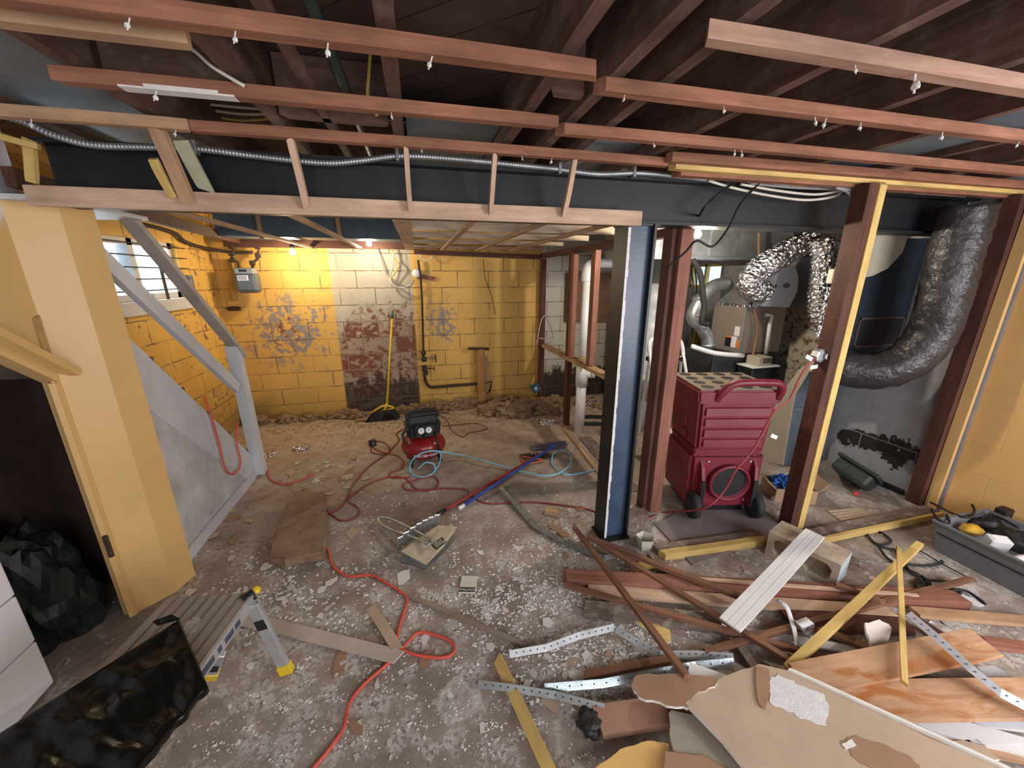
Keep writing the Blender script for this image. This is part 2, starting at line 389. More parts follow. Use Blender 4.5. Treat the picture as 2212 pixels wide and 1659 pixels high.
def ribbed(name, pts, r, mat, pitch, amp, seg=20, parent=None, crink=0.0, seed=1):
    p = smooth_pts(pts, 10); Ln = sum((a - c).length for a, c in zip(p, p[1:])); n = max(8, int(Ln / pitch * 4)); p = resample(p, n)
    b = B().tube(p, lambda i, u: r + amp * math.sin(i * math.pi / 2), seg)
    if crink:
        for v in b.bm.verts: v.co += Vector((noise.noise(v.co * 24), noise.noise(v.co * 24 + Vector((9, 0, 0))), noise.noise(v.co * 24 + Vector((0, 9, 0))))) * crink
    return b.obj(name, mat, parent, smooth=True)
def struct(o): o['kind'] = 'structure'; return o

# ================================================================ SETTING
struct(B().box((-2.4, -1.2, -.1), (4.0, 5.2, 0)).obj('floor', MFLOOR))
struct(B().box((-2.4, -1.3, 2.47), (4.0, 5.2, 2.5)).obj('ceiling', MSUB))
struct(B().box((-2.4, -1.3, 0), (4.0, -1.2, 2.47)).obj('wall_rear', plain('rear_wall_paint', (.6, .58, .55), .7, var=.1)))
struct(B().box((-2.3, 5.0, 0), (4.0, 5.15, 2.47)).obj('wall_far', MFAR))
LX = -2.15
w0, w1, wl, wh = 3.42, 4.35, 1.52, 2.0
b = B().box((LX - .15, -1.2, 0), (LX, w0, 2.47)).box((LX - .15, w1, 0), (LX, 5.0, 2.47)).box((LX - .15, w0, 0), (LX, w1, wl)).box((LX - .15, w0, wh), (LX, w1, 2.47))
struct(b.obj('wall_left', MLEFT))
RX = 3.75; v0, v1, vl, vh = 4.25, 4.84, 1.56, 1.86
b = B().box((RX, -1.2, 0), (3.9, v0, 2.47)).box((RX, v1, 0), (3.9, 5.0, 2.47)).box((RX, v0, 0), (3.9, v1, vl)).box((RX, v0, vh), (3.9, v1, 2.47))
struct(b.obj('wall_right', MRIGHT))
# left window: frame, mullions, glass; wire guard is a thing
wn = struct(B().box((LX - .12, w0, wl), (LX - .04, w0 + .05, wh)).box((LX - .12, w1 - .05, wl), (LX - .04, w1, wh)).box((LX - .12, w0, wl), (LX - .04, w1, wl + .05)).box((LX - .12, w0, wh - .05), (LX - .04, w1, wh)).box((LX - .12, 3.78, wl), (LX - .04, 3.84, wh)).obj('window_1', GREYP))
struct(B().box((LX - .09, w0 + .05, wl + .05), (LX - .08, w1 - .05, wh - .05)).obj('window_pane', PANE, wn))
struct(B().box((LX - .02, w0 - .06, wl - .10), (LX + .05, w1 + .06, wl)).obj('window_sill', GREYP, wn))
wn2 = struct(B().box((RX + .03, v0, vl), (RX + .09, v1, vl + .03)).box((RX + .03, v0, vh - .03), (RX + .09, v1, vh)).box((RX + .03, v0, vl), (RX + .09, v0 + .03, vh)).box((RX + .03, v1 - .03, vl), (RX + .09, v1, vh)).box((RX + .03, 4.55, vl), (RX + .09, 4.58, vh)).obj('window_2', YELW))
struct(B().box((RX + .05, v0 + .03, vl + .03), (RX + .056, v1 - .03, vh - .03)).obj('window_pane', PANE, wn2))
wg = thing('window_guard', 'rusty wire guard over the small bright window behind the stair rails', 'guard', (LX + .03, 3.9, 1.76))
b = B()
for k in range(5): z = wl + .08 + k * .09; b.tube([(LX + .03, w0 - .03, z), (LX + .03, w1 + .08, z)], .005, 6)
b.obj('horizontal_wire', RUST, wg)
b = B().box((LX + .035, 3.97, wl), (LX + .045, 4.0, wh - .06)); b.obj('flat_bar', RUST, wg)
B().box((LX, w1 + .06, wl - .02), (LX + .04, w1 + .10, wl + .2)).obj('perforated_bracket', GALVD, wg)
# yellow partition under the stairs: wall plane X=-1.55 with a slanted closet opening
g = G('yellow_wall_fading_to_white'); v = g.coord('Object'); sx = g.new('ShaderNodeSeparateXYZ'); g.put(sx.inputs[0], v)
msk = g.ma('ADD', g.ma('ADD', sx.outputs[2], g.ma('MULTIPLY', sx.outputs[1], -.9)), g.ma('MULTIPLY', g.noise(v, 5, 4), .22))
MPART = g.out(g.mix(g.step(msk, .19, .25), (.64, .42, .18), (.66, .66, .69)), .5)
hl = [(2.02, 1.27), (1.78, 1.47), (1.5, 1.72), (1.5, 2.47), (2.13, 2.47), (2.13, 0), (2.02, 0)]
struct(B().prism([(-1.55, y, z) for y, z in hl], (-.06, 0, 0)).obj('wall_stair', MPART))
A, C = AX(143, 806, -1.545), AX(-60, 706, -1.545)
M, L = frame(A, C, (1, 0, 0)); M2 = M
struct(stick('trim_1', None, None, A + Vector((.012, 0, .0)), C + Vector((.012, 0, 0)), .085, .03, YELLOW2))
struct(B().prism([(-1.57, 2.01, 0), (-1.44, 2.13, 0), (-1.40, 2.26, 0), (-1.60, 2.26, 0)], (0, 0, 2.0)).obj('trim_2', YELLOW2))
struct(B().prism([(-1.572, 1.995, .0), (-1.555, 2.005, .0), (-1.552, 2.035, .0), (-1.60, 2.03, 0)], (0, 0, 1.27)).obj('trim_3', YELLOW2))
struct(stick('recess_shade_strip', None, None, AX(76, 684, -1.548), AX(102, 766, -1.548), .03, .012, plain('shaded_ochre_paint', (.42, .27, .10), .6, var=.3), up=(1, 0, 0)))  # dark ochre strip added to draw the shaded corner line of a recess
tag(B().box((-1.565, 1.985, .38), (-1.548, 2.001, .50), bev=.002).obj('strike_plate', RUST), 'dark rusty hinge plate on the yellow closet jamb', 'hinge')
b = B()
for k in range(9):
    z0 = .015 + k * .235; b.box((-1.70, -.2, z0), (-1.65, 1.67, z0 + .228), bev=.006)
b.box((-2.15, -.2, 0), (-1.69, 1.665, 2.3)); struct(b.obj('wall_front', plain('white_plank_paint', (.70, .70, .74), .45, var=.05, scale=2)))
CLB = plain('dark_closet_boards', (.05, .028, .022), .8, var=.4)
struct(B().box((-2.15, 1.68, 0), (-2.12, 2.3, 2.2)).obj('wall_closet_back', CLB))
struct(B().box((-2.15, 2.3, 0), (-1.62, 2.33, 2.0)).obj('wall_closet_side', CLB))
o = B().lump((-1.87, 1.98, .19), (.17, .19, .38), 4, .35, 4, 1.6).obj('covered_heap', plain('dark_teal_plastic', (.006, .011, .011), .5, var=.3)); tag(o, 'heap under dark teal plastic inside the under-stair closet', 'heap')
# ---------------- steel
b = B().box((-1.36, 1.975, 1.985), (3.72, 2.115, 2.0)).box((-1.36, 1.975, 2.20), (3.72, 2.115, 2.215)).box((-1.36, 2.035, 2.0), (3.72, 2.055, 2.2))
tag(b.obj('steel_beam', BEAMM), 'black painted steel I-beam spanning the room under the joists', 'beam')
sc_ = thing('steel_column', 'navy painted steel H-column carrying the black beam', 'column', (1.2, 2.02, 0))
B().box((1.105, 1.95, .012), (1.12, 2.10, 1.985)).obj('left_flange', BLACKS, sc_)
B().box((1.262, 1.95, .012), (1.277, 2.10, 1.985)).obj('right_flange', BLACKS, sc_)
B().box((1.12, 1.985, .012), (1.262, 1.998, 1.985)).obj('web', NAVY, sc_)
B().box((1.09, 1.94, 0), (1.29, 2.11, .012)).obj('base_plate', BLACKS, sc_)
b = B(); rr = random.Random(3); pts = []
for k in range(46):
    z = .03 + k * .042; wv = .007 + .006 * rr.random(); b.box((1.105, 1.9485, z), (1.105 + wv + .006, 1.9505, z + .043))
b.obj('white_paint_edge', WHITEP, sc_)
B().box((1.09, 1.96, 1.975), (1.30, 2.09, 1.985)).obj('cap_plate', BLACKS, sc_)
# ---------------- joists (run front to back)
jl = {-.88: 'leftmost ceiling joist, brown, beside the blue-grey sheet panel', -.47: 'wide brown ceiling joist with knots, left of the green pipe', -.03: 'pale-edged ceiling joist above the middle of the black beam, lit from below',
      .42: 'ceiling joist just right of the lit diagonal boards', .60: 'brown joist doubled close beside its neighbour near the middle of the ceiling', .76: 'ceiling joist that the shortened furring strips butt against',
      1.14: 'joist crossing above the steel column', 1.61: 'joist over the furnace bay, between the column and the yellow-edged stud', 2.06: 'joist left of the blue-grey panel at right of the ceiling', 2.51: 'joist right of the blue-grey ceiling panel, white cable along it', 2.97: 'second joist from the right wall, in dark shade', 3.42: 'joist nearest the right wall'}
for x, lb in jl.items():
    stick('ceiling_joist', lb, 'joist', (x, -.9, 2.37), (x, 4.98, 2.37), .042, .2, JOIST if x < .9 else DARK_WOOD if x > 5 else JOIST, 'ceiling joists', bow=.003, bev=.004)
jl2 = [(-1.33, 'joist end above the yellow stair wall at far left')]
for x, lb in jl2: stick('ceiling_joist', lb, 'joist', (x, -.9, 2.37), (x, 4.98, 2.37), .042, .2, JOIST, 'ceiling joists')
for x0, x1, y, lb in [(-.45, -.05, 1.75, 'cross blocking between knotty joist and pale-edged joist'), (.44, .58, 1.35, 'short wood block wedged between the two close joists'), (-.86, -.49, 1.55, 'dark blocking left of the knotty joist')]:
    stick('joist_block', lb, 'wood block', (x0 + .02, y, 2.37), (x1 - .02, y, 2.37), .04, .19, JOIST)
# thin strip, pipe in the bay
stick('wood_strip', 'thin brown strip running back beside the green pipe', 'wood strip', (-.29, -.5, 2.29), (-.28, 3.2, 2.29), .028, .03, JOIST)
tag(B().tube([(-.205, -.8, 2.32), (-.19, 1.9, 2.32), (-.18, 4.9, 2.32)], .018, 12).obj('ceiling_pipe', plain('green_black_pipe', (.02, .035, .032), .45), smooth=True), 'dark green pipe running between two ceiling joists', 'pipe')
# blue grey sheet metal panels nailed between the joists
for x0, x1, y0, y1, lb, z in [(-1.31, -.91, .9, 3.4, 'blue-grey sheet panel in the leftmost joist bay', 2.30), (.0, .39, 1.75, 3.6, 'small blue-grey metal panel above the middle of the beam', 2.33), (.79, 1.11, 1.9, 3.5, 'blue-grey panel above the conduit near the column', 2.33), (2.09, 2.48, -.2, 3.6, 'large blue-grey sheet panel in the joist bay at right', 2.30)]:
    tag(B().box((x0, y0, z), (x1, y1, z + .012)).obj('sheet_panel', DUCTB), lb, 'metal panel', 'sheet panels between joists')
# ---------------- furring strips (run left to right under the joists)
ST = [((0, 43), (396, 70), 'short pale strip end at the top left of the ceiling', TAN), ((-200, 5), (1318, 118), 'long red-brown ceiling strip ending left of the near joists', RED_WOOD), ((130, 165), (1198, 263), 'second red-brown ceiling strip, white plaster smeared at its left end', RED_WOOD),
      ((-60, 238), (408, 270), 'pale left end of the ceiling strip above the conduit', TAN), ((408, 272), (1440, 352), 'red-brown ceiling strip that the slanted hangers are nailed to', RED_WOOD),
      ((1512, 84), (2400, 206), 'nearest ceiling strip at the right, pale pinkish face', PINKW), ((1290, 190), (2400, 316), 'second ceiling strip at the right with several hanging nails', RED_WOOD), ((1210, 278), (2300, 380), 'dark red ceiling strip at the right, above the yellow-edged plate', RED_WOOD)]
STRIPS = [(1.2, 3.7, 1.757, 2.227), (1.2, 3.7, 1.80, 2.207)]
for i, (a, c, lb, m) in enumerate(ST):
    A, C = FL(*a, 2.235), FL(*c, 2.235); y = (A.y + C.y) / 2; A.y = C.y = y; STRIPS.append((A.x + .01, C.x - .01, y, 2.217))
    o = stick('furring_strip', lb, 'ceiling strip', A, C, .036, .036, m, 'furring strips under the joists')
    if i == 2: tag(B().box((A.x + .14, y - .0195, 2.216), (A.x + .42, y + .018, 2.2205)).box((A.x + .2, y - .0200, 2.2165), (A.x + .38, y - .0185, 2.228)).obj('plaster_smear', PLASTER, o))
A, C = FL(1440, 358, 2.235), FL(2400, 438, 2.235)
stick('top_plate', 'yellow-edged top plate of the removed wall, right of the conduit', 'top plate', (A.x, 1.80, 2.232), (3.72, 1.80, 2.232), .04, .05, YELW)
stick('top_plate', 'brown second plate nailed behind the yellow-edged top plate', 'top plate', (A.x + .06, 1.848, 2.215), (3.72, 1.848, 2.215), .05, .045, RED_WOOD)
stick('furring_strip', 'red-brown strip lying just above the yellow-edged plate at right', 'ceiling strip', (A.x - .05, 1.757, 2.247), (3.72, 1.757, 2.247), .04, .04, RED_WOOD, 'furring strips under the joists')
# ---------------- dropped soffit frame: front plate, hangers, rails
PLY = 1.935
A, C = AY(68, 423, PLY), AY(1382, 470, PLY)
stick('soffit_plate', 'long pale board along the lower front of the black beam', 'board', (A.x, PLY, (A.z + C.z) / 2 - .002), (C.x, PLY, (A.z + C.z) / 2 - .002), .022, .072, PALE, up=(0, 0, 1), bow=.004)
for (a, c, lb, wd_, m) in [((352, 290), (418, 440), 'wide red slanted hanger, leftmost one in front of the beam', .045, TAN), ((622, 300), (668, 450), 'second slanted hanger from the left in front of the beam', .024, PALE), ((877, 310), (886, 455), 'third slanted hanger, right of the knotty joist', .02, PALE), ((1073, 325), (1060, 465), 'fourth slanted hanger, above the ladder-like soffit', .02, PALE), ((1240, 345), (1216, 470), 'slanted hanger nearest the steel column', .022, PALE)]:
    x = (FL(*a, 2.22).x + AY(*c, 1.92).x) / 2
    o = stick('soffit_hanger', lb, 'hanger', (x, 1.80, 2.225), (x, 1.915, 2.0), wd_, .03, m, 'slanted hangers in front of the beam', up=(0, 1, .4))
x = FL(352, 290, 2.22).x
stick('wood_offcut', 'green-grey painted offcut nailed right of the leftmost hanger', 'offcut', (x + .06, 1.84, 2.2), (x + .075, 1.93, 2.05), .05, .012, plain('greenish_paint', (.36, .36, .25), .7), up=(0, 1, .4))
stick('wood_offcut', 'yellow-grey offcut nailed left of the leftmost hanger', 'offcut', (x - .035, 1.83, 2.13), (x - .033, 1.91, 2.015), .03, .016, YELW, up=(0, 1, .4))
SZ = 2.015
RA = [((360, 450), (660, 531), 'left long soffit rail running back to the far wall', .04, TAN), ((620, 456), (772, 531), 'second long soffit rail, left of the flat board', .04, TAN), ((860, 470), (905, 560), 'wide flat soffit board running back above the bulb', .10, PALE)]
for a, c, lb, w, m in RA:
    xm = (FL(*a, SZ).x + AY(*c, 4.7).x) / 2 if w < .09 else -.06
    stick('soffit_rail', lb, 'soffit rail', (xm, 1.96, SZ), (xm, 4.93, SZ), w, .02, m, 'rails of the dropped soffit')
for xi, lb in [(.32, 'left slanting rail under the pale ladder boards'), (.73, 'middle rail under the pale ladder boards'), (1.13, 'right rail under the pale ladder boards')]:
    stick('soffit_rail', lb, 'soffit rail', (xi, 2.13, SZ - .005), (xi, 4.93, SZ - .005), .04, .022, TAN, 'rails of the dropped soffit')
for yb, yt, lb, mt in [(497, 475, 'front pale ladder board with a big oval knot', PALE2), (513, 500, 'second pale ladder board of the soffit', PALE2), (526, 517, 'third pale ladder board of the soffit', PALE2), (536, 530, 'fourth narrow ladder board of the soffit', PALE)]:
    y = FL(880, yb, 2.02).y; h = AY(880, yt, y).z - 2.02
    stick('ladder_board', lb, 'soffit board', (-.02, y, SZ + .008 + h / 2), (1.56, y, SZ + .008 + h / 2), .02, h, mt, 'ladder boards of the soffit')
stick('soffit_beam', 'dark red plate along the top of the yellow far wall, left of the flat board', 'wood plate', (-1.95, 4.86, 2.055), (-.11, 4.86, 2.055), .05, .09, STUDD)
stick('soffit_beam', 'dark red plate along the top of the far wall under the ladder boards', 'wood plate', (-.01, 4.90, 1.985), (1.56, 4.90, 1.94), .05, .05, STUDD)
A, C = FL(480, 462, SZ + .02), AY(660, 530, 4.2)
stick('soffit_beam', 'dark red rail slanting from the stair wall to the gas meter', 'wood plate', (-1.46, 1.98, SZ + .06), (-1.8, 4.8, SZ + .06), .04, .07, STUDD)
for px_, lb in [(560, 'left upright of the soffit in front of the blue-grey duct'), (731, 'right upright of the soffit in front of the blue-grey duct')]:
    x = AY(px_, 480, 4.1).x; stick('soffit_upright', lb, 'upright', (x, 4.1, SZ + .02), (x, 4.1, 2.45), .035, .03, TAN, up=(0, 1, 0))
tag(B().box((-1.72, 4.15, 2.06), (-.13, 4.45, 2.40), bev=.004).obj('rectangular_duct', plain('blue_grey_duct', (.10, .135, .17), .5, .3, var=.15)), 'blue-grey rectangular duct behind the soffit rails at left', 'duct')
# left end bits near the beam
stick('yellow_batten', 'yellow-grey batten at the left end of the black beam', 'batten', AY(62, 300, 1.95), AY(70, 395, 1.95), .03, .02, YELW, up=(0, 1, 0))
stick('yellow_batten', 'short yellow batten stub above the left end of the beam', 'batten', AY(-40, 285, 1.93), AY(85, 318, 1.93), .035, .02, YELW)
# ---------------- flexible conduit along the beam and cables
cp = [AY(x, y, 1.95) for x, y in [(-60, 230), (50, 262), (110, 290), (200, 313), (320, 318), (430, 322), (560, 338), (700, 352), (780, 347), (870, 337), (1000, 345), (1100, 355), (1200, 365), (1290, 376), (1380, 374), (1470, 382), (1540, 390)]]
cd = ribbed('flexible_conduit', cp, .0125, GALV, .012, .0016, 10); tag(cd, 'ribbed metal conduit snaking along the top of the black beam', 'conduit')
for x, y in [(422, 322), (858, 338), (1208, 366), (1368, 374)]:
    p = AY(x, y, 1.95); B().box(p + Vector((-.008, -.017, -.02)), p + Vector((.008, .02, .03)), bev=.003).obj('clamp', GALVD, cd)
def wire(name, lb, cat, pix, Y, r, m, group=None):
    Ys = Y if isinstance(Y, list) else [Y] * len(pix)
    return cable(name, lb, cat, [AY(x, y, yy) for (x, y), yy in zip(pix, Ys)], r, m, group=group)
for i, (dz, lb) in enumerate([(0, 'upper white cable running between joists over the beam'), (14, 'lower white cable running between joists over the beam'), (28, 'sagging white cable between the left joists')]):
    wire('cable', lb, 'cable', [(352, 222 + dz), (430, 224 + dz * .8), (520, 232 + dz), (620, 240 + dz * .5), (700, 248 + dz * .3), (830, 258 + dz * .4), (1000, 288 + dz * .5), (1070, 303 + dz * .3)], 2.28 + i * .05, .006, TWINE if i < 2 else YCABLE)
wire('cable', 'thin white cable hanging down a joist at top left', 'cable', [(352, 68), (420, 110), (460, 145), (528, 186)], 1.42, .005, TWINE)
wire('cable', 'yellow cable hanging between joists at top middle', 'cable', [(802, 90), (797, 160), (795, 215), (815, 250)], 1.6, .006, YCABLE)
wire('cable', 'yellow cable above the beam near the conduit clamp', 'cable', [(1255, 318), (1330, 322), (1400, 328), (1480, 320), (1580, 312)], 2.2, .006, YCABLE)
wire('cable', 'white cable running along the joist at far right', 'cable', [(1870, 372), (1940, 356), (2050, 335), (2200, 305)], 1.9, .006, TWINE)
for pts, lb, m in [([(1530, 390), (1580, 405), (1660, 422), (1740, 432), (1800, 425), (1820, 412)], 'drooping white cable under the yellow-edged plate, lowest one', TWINE), ([(1600, 398), (1680, 412), (1760, 420), (1815, 412)], 'second drooping white cable under the yellow-edged plate', TWINE), ([(1620, 396), (1700, 404), (1780, 408), (1830, 410)], 'grey armoured cable under the yellow-edged plate', CABLEG)]:
    wire('cable', lb, 'cable', pts, 1.93, .007, m)
wire('lamp_cord', 'black cord looping from the beam to the bulb by the column', 'cord', [(1590, 392), (1545, 425), (1514, 460), (1508, 488)], [1.93, 1.9, 1.95, 2.58], .006, BLACKP)
wire('lamp_cord', 'black cord hanging in a loop beside the bright bulb', 'cord', [(1640, 396), (1600, 440), (1575, 490), (1540, 532), (1505, 520), (1480, 545), (1440, 580)], [1.93, 1.9, 1.9, 1.9, 1.9, 1.95, 2.0], .006, BLACKP)
for dx, lb in [(0, 'left armoured cable bending down to the outlet box'), (26, 'right armoured cable bending down to the outlet box')]:
    pts = smooth_pts([AY(x, y, 1.85) for x, y in [(1805, 405), (1835 + dx, 420), (1848 + dx, 470), (1850 + dx * .7, 540), (1840 + dx * .3, 620), (1828, 680), (1800, 725), (1770, 745), (1768, 756)]], 5)
    tag(ribbed('armoured_cable', pts, .008, CABLEG, .008, .001, 8), lb, 'cable')

# ================================================================ STAIRS
st = thing('staircase', 'white painted basement stairs behind the yellow partition, seen from the side', 'stairs', (-1.5, 3.0, 0))
def sl(y): return 1.39 - (y - 2.43) * 1.144            # top line of the stringer
B().prism([(-1.5, 2.27, sl(2.27)), (-1.5, 3.5, sl(3.5)), (-1.5, 3.5, max(0, sl(3.5) - .3)), (-1.5, 3.37, 0), (-1.5, 2.27, sl(2.27) - .42)], (-.035, 0, 0)).obj('stringer', WHITEB, st)
B().prism([(-1.508, 2.27, sl(2.27) - .42), (-1.508, 3.38, sl(3.38) - .30), (-1.508, 3.38, .08), (-1.508, 2.27, .08)], (-.012, 0, 0)).obj('side_panel', plain('mottled_white_panel', (.52, .52, .54), .7, var=.3, scale=5), st)
B().box((-1.515, 2.27, 0), (-1.488, 3.42, .075)).obj('side_baseboard', WHITEB, st)
for k in range(9):
    z = .26 + k * .25; y = 3.5 - k * .218
    B().box((-2.14, y - .25, z - .03), (-1.538 if k < 5 else -1.625, y, z)).obj('tread', GREYW, st)
    B().box((-2.14, y - .235, z - .25), (-1.538 if k < 5 else -1.625, y - .22, z - .03)).obj('riser', GREYW, st)
stick('newel_post', None, None, (-1.485, 3.53, 0), (-1.485, 3.49, 1.17), .085, .085, WHITEB, up=(1, 0, 0), parent=st)
A, C = AX(275, 470, -1.47), AX(522, 768, -1.47)
stick('handrail', None, None, A, C, .075, .035, plain('worn_grey_rail', (.40, .37, .34), .6, var=.2), up=(0, .7, .7), parent=st)
A, C = AX(200, 539, -1.47), AX(512, 838, -1.47)
stick('mid_rail', None, None, A, C, .035, .085, WHITEB, up=(0, .7, .7), parent=st)
tag(B().box((-1.62, 2.0, 2.0), (-1.38, 2.6, 2.02)).obj('trim_strip', WHITEP), 'white painted board end above the yellow post', 'trim')
cable('hanging_cord', 'orange-red cord hanging in a loop over the white stair side', 'cord', [AX(x, y, -1.475) for x, y in crop([(915, -10), (950, 90), (985, 210), (1008, 310), (1040, 342), (1068, 325), (1078, 280), (1060, 190), (1065, 105)], 0, 860, .4815)], .0065, REDC)

# ================================================================ PARTITION STUDS
def post(lb, x, y, z1, wx, wy, m, z0=0.0, group='studs of the open partition'):
    return stick('wall_stud', lb, 'stud', (x, y, z0), (x, y, z1), wy, wx, m, group, up=(1, 0, 0))
post('stud at the far wall corner of the open partition', 1.60, 4.90, 1.92, .06, .09, STUDD)
post('full-height dark stud left of the white drain pipe', 1.63, 3.98, 1.93, .055, .085, STUDD)
post('short stud above the rail, left edge behind the white drain pipe', 1.58, 3.80, 1.93, .05, .07, STUDR, z0=.86)
post('short stud above the rail, right of the white drain pipe', 1.63, 3.42, 1.93, .055, .085, STUDR, z0=.86)
post('short stud above the rail, between the drain pipe and the steel column', 1.63, 2.98, 1.93, .055, .085, STUDR, z0=.86)
post('reddish stud just behind the black edge of the steel column', 1.56, 2.6, 1.95, .05, .085, STUDR)
stick('wall_plate', 'dark red sloping top plate of the open partition', 'wood plate', (1.62, 4.95, 1.96), (1.62, 2.28, 1.985), .09, .05, STUDD)
stick('wall_rail', 'horizontal wood rail halfway up the open partition', 'rail', (1.63, 4.88, .80), (1.63, 2.64, .84), .09, .04, TAN)
tag(B().lump((1.63, 3.62, .868), (.03, .06, .03), 5).obj('wood_wedge', TAN), 'small wood wedge on the partition rail', 'offcut')
cp_ = thing('center_post', 'broad reddish wood post right of the steel column', 'post', (1.62, 2.2, 0))
stick('front_stud', None, None, (1.634, 2.19, 0), (1.634, 2.19, 2.2), .05, .084, STUDR, up=(1, 0, 0), parent=cp_)
stick('side_stud', None, None, (1.574, 2.25, 0), (1.574, 2.25, 2.2), .09, .04, STUDD, up=(1, 0, 0), parent=cp_)
st2 = thing('door_stud', 'dark stud with a yellow front edge at right of the red dehumidifier', 'stud', (2.5, 1.76, 0))
stick('dark_face', None, None, (2.44, 1.79, 0), (2.44, 1.79, 2.2), .09, .06, STUDD, up=(1, 0, 0), parent=st2)
stick('yellow_edge', None, None, (2.495, 1.745, 0), (2.495, 1.745, 2.2), .02, .05, YELW, up=(1, 0, 0), parent=st2)
st3 = thing('wall_post', 'dark red post against the right wall with yellow trim', 'post', (3.7, 1.78, 0))
stick('dark_face', None, None, (3.70, 1.80, 0), (3.70, 1.80, 2.2), .09, .075, STUDD, up=(1, 0, 0), parent=st3)
stick('yellow_trim', None, None, (3.725, 1.72, 0), (3.725, 1.72, 2.2), .06, .03, YELLOW2, up=(1, 0, 0), parent=st3)
# sill plates on the floor
so = thing('sill_plate', 'yellow-faced sill plate on the floor between the column and the concrete block', 'sill plate', FL(1530, 1180))
A, C = FL(1425, 1190, .04), FL(1650, 1158, .04)
stick('grey_board', None, None, A + Vector((0, .03, -.02)), C + Vector((0, .03, -.02)), .07, .04, GREYW, parent=so)
stick('yellow_edge', None, None, A + Vector((0, -.025, -.012)), C + Vector((0, -.025, -.012)), .045, .05, YELW, parent=so)
so = thing('sill_plate', 'sill plate with a yellow edge from the yellow-edged stud to the right wall post', 'sill plate', FL(1900, 1130))
A, C = FL(1760, 1165, .03), FL(2030, 1108, .03)
stick('grey_board', None, None, A + Vector((0, .04, -.01)), C + Vector((0, .04, -.01)), .09, .04, GREYW, parent=so)
stick('yellow_edge', None, None, A + Vector((0, -.02, 0)), C + Vector((0, -.02, 0)), .02, .045, YELW, parent=so)
stick('sill_plate', 'dusty sill board on the floor from the far stud to the steel column', 'sill plate', (1.55, 3.85, .012), (1.45, 2.4, .012), .03, .024, TAN)
stick('loose_board', 'flat grey board on the floor beside the drain pipe', 'board', (1.68, 3.55, .008), (1.62, 2.45, .008), .14, .014, GREYW)
tag(B().prism([FL(1415, 1135), FL(1495, 1222), FL(1705, 1150), FL(1640, 1095), FL(1500, 1090)], (0, 0, .012)).obj('floor_board', plain('scuffed_purple_board', (.20, .165, .165), .8, var=.25, scale=6)), 'scuffed purplish floor board under the red dehumidifier', 'board')
post('dark stub of wood standing at the foot of the steel column', 1.42, 2.08, .09, .16, .06, GREYW)

# ================================================================ FAR ROOM OBJECTS
def bulb(lb, p, m, en, col, hang=.05, sr=.03):
    hang = 2.47 - p[2] - .07
    t = thing('light_bulb', lb, 'light bulb', p)
    B().lathe([(0, -.03), (.018, -.026), (.028, -.008), (.027, .008), (.016, .03), (.012, .038)], Matrix.Translation(p), 20).obj('glass', m, t, smooth=True)
    B().lathe([(.014, .036), (.018, .04), (.018, .075), (0, .078)], Matrix.Translation(p), 16).obj('socket', BLACKP, t, smooth=True)
    B().tube([Vector(p) + Vector((0, 0, .07)), Vector(p) + Vector((0, 0, .07 + hang))], .004, 6).obj('flex', BLACKP, t)
    lamp('bulb_glow', 'POINT', Vector(p) + Vector((0, -.07, -.07)), en, col, sr)
bulb('warm lit bulb hanging before the yellow far wall near the gas meter', AY(632, 545, 4.66), BULBM, 17, (1, .76, .45))
bulb('lit bulb peeking under the soffit above the unpainted wall stripe', AY(797, 526, 4.68), BULBW, 12, (1, .84, .6), .02)
bulb('bright bulb hanging beside the reddish post at the furnace', AY(1507, 506, 2.62), BULBW, 42, (1, .88, .68))
# gas meter with pipes
gm = thing('gas_meter', 'grey gas meter hung on rusty pipes in the far left corner', 'gas meter', AY(535, 605, 4.82))
c = AY(536, 606, 4.82)
B().box(c + Vector((-.11, -.07, -.13)), c + Vector((.11, .07, .08)), bev=.04).obj('body', METERG, gm, smooth=False)
B().box(c + Vector((-.09, -.075, .065)), c + Vector((.09, .06, .13)), bev=.012).obj('index_cover', plain('light_grey_meter', (.27, .28, .285), .4, .2, var=.1), gm)
B().box(c + Vector((-.07, -.079, .0)), c + Vector((.03, -.069, .055))).obj('label', LBL, gm)
for k in (0, 1, 2): B().box(c + Vector((-.062, -.0805, .012 + k * .014)), c + Vector((.02, -.079, .017 + k * .014))).obj('print', INK, gm)
B().box(c + Vector((-.045, -.077, .09)), c + Vector((.03, -.074, .115))).obj('dial_window', INK, gm)
mp_ = thing('gas_piping', 'rusty gas pipes with fittings above the grey meter', 'pipes', AY(520, 545, 4.85))
def pp(q, Y=4.86): return [AY(x, y, Y) for x, y in q]
B().tube(smooth_pts(pp([(545, 545), (500, 545)], 4.86) + [AX(x, y, -2.11) for x, y in [(440, 535), (400, 522), (380, 505), (340, 492), (300, 485)]], 5), .017, 10).obj('supply_pipe', RUST, mp_, smooth=True)
B().tube(pp([(505, 545), (500, 532), (560, 532), (556, 550), (556, 560), (548, 566), (545, 580)]), .014, 10).obj('right_loop', RUST, mp_, smooth=True)
B().tube(pp([(500, 545), (502, 560), (514, 566), (517, 580)]), .014, 10).obj('left_loop', RUST, mp_, smooth=True)
b = B()
for x, y in [(500, 548), (500, 533), (556, 533), (557, 552), (503, 562), (545, 568)]: p = AY(x, y, 4.86); B().box(p - Vector((.025, .022, .025)), p + Vector((.025, .022, .025)), bev=.008).obj('fitting', RUST, mp_)
B().tube(pp([(497, 560), (508, 650)], 4.93), .03, 12).obj('riser_pipe', plain('yellow_painted_pipe', (.5, .33, .1), .6, var=.3), mp_, smooth=True)
B().lump(AY(506, 668, 4.95), (.07, .05, .03), 3).obj('pipe_stub', RUST, mp_)
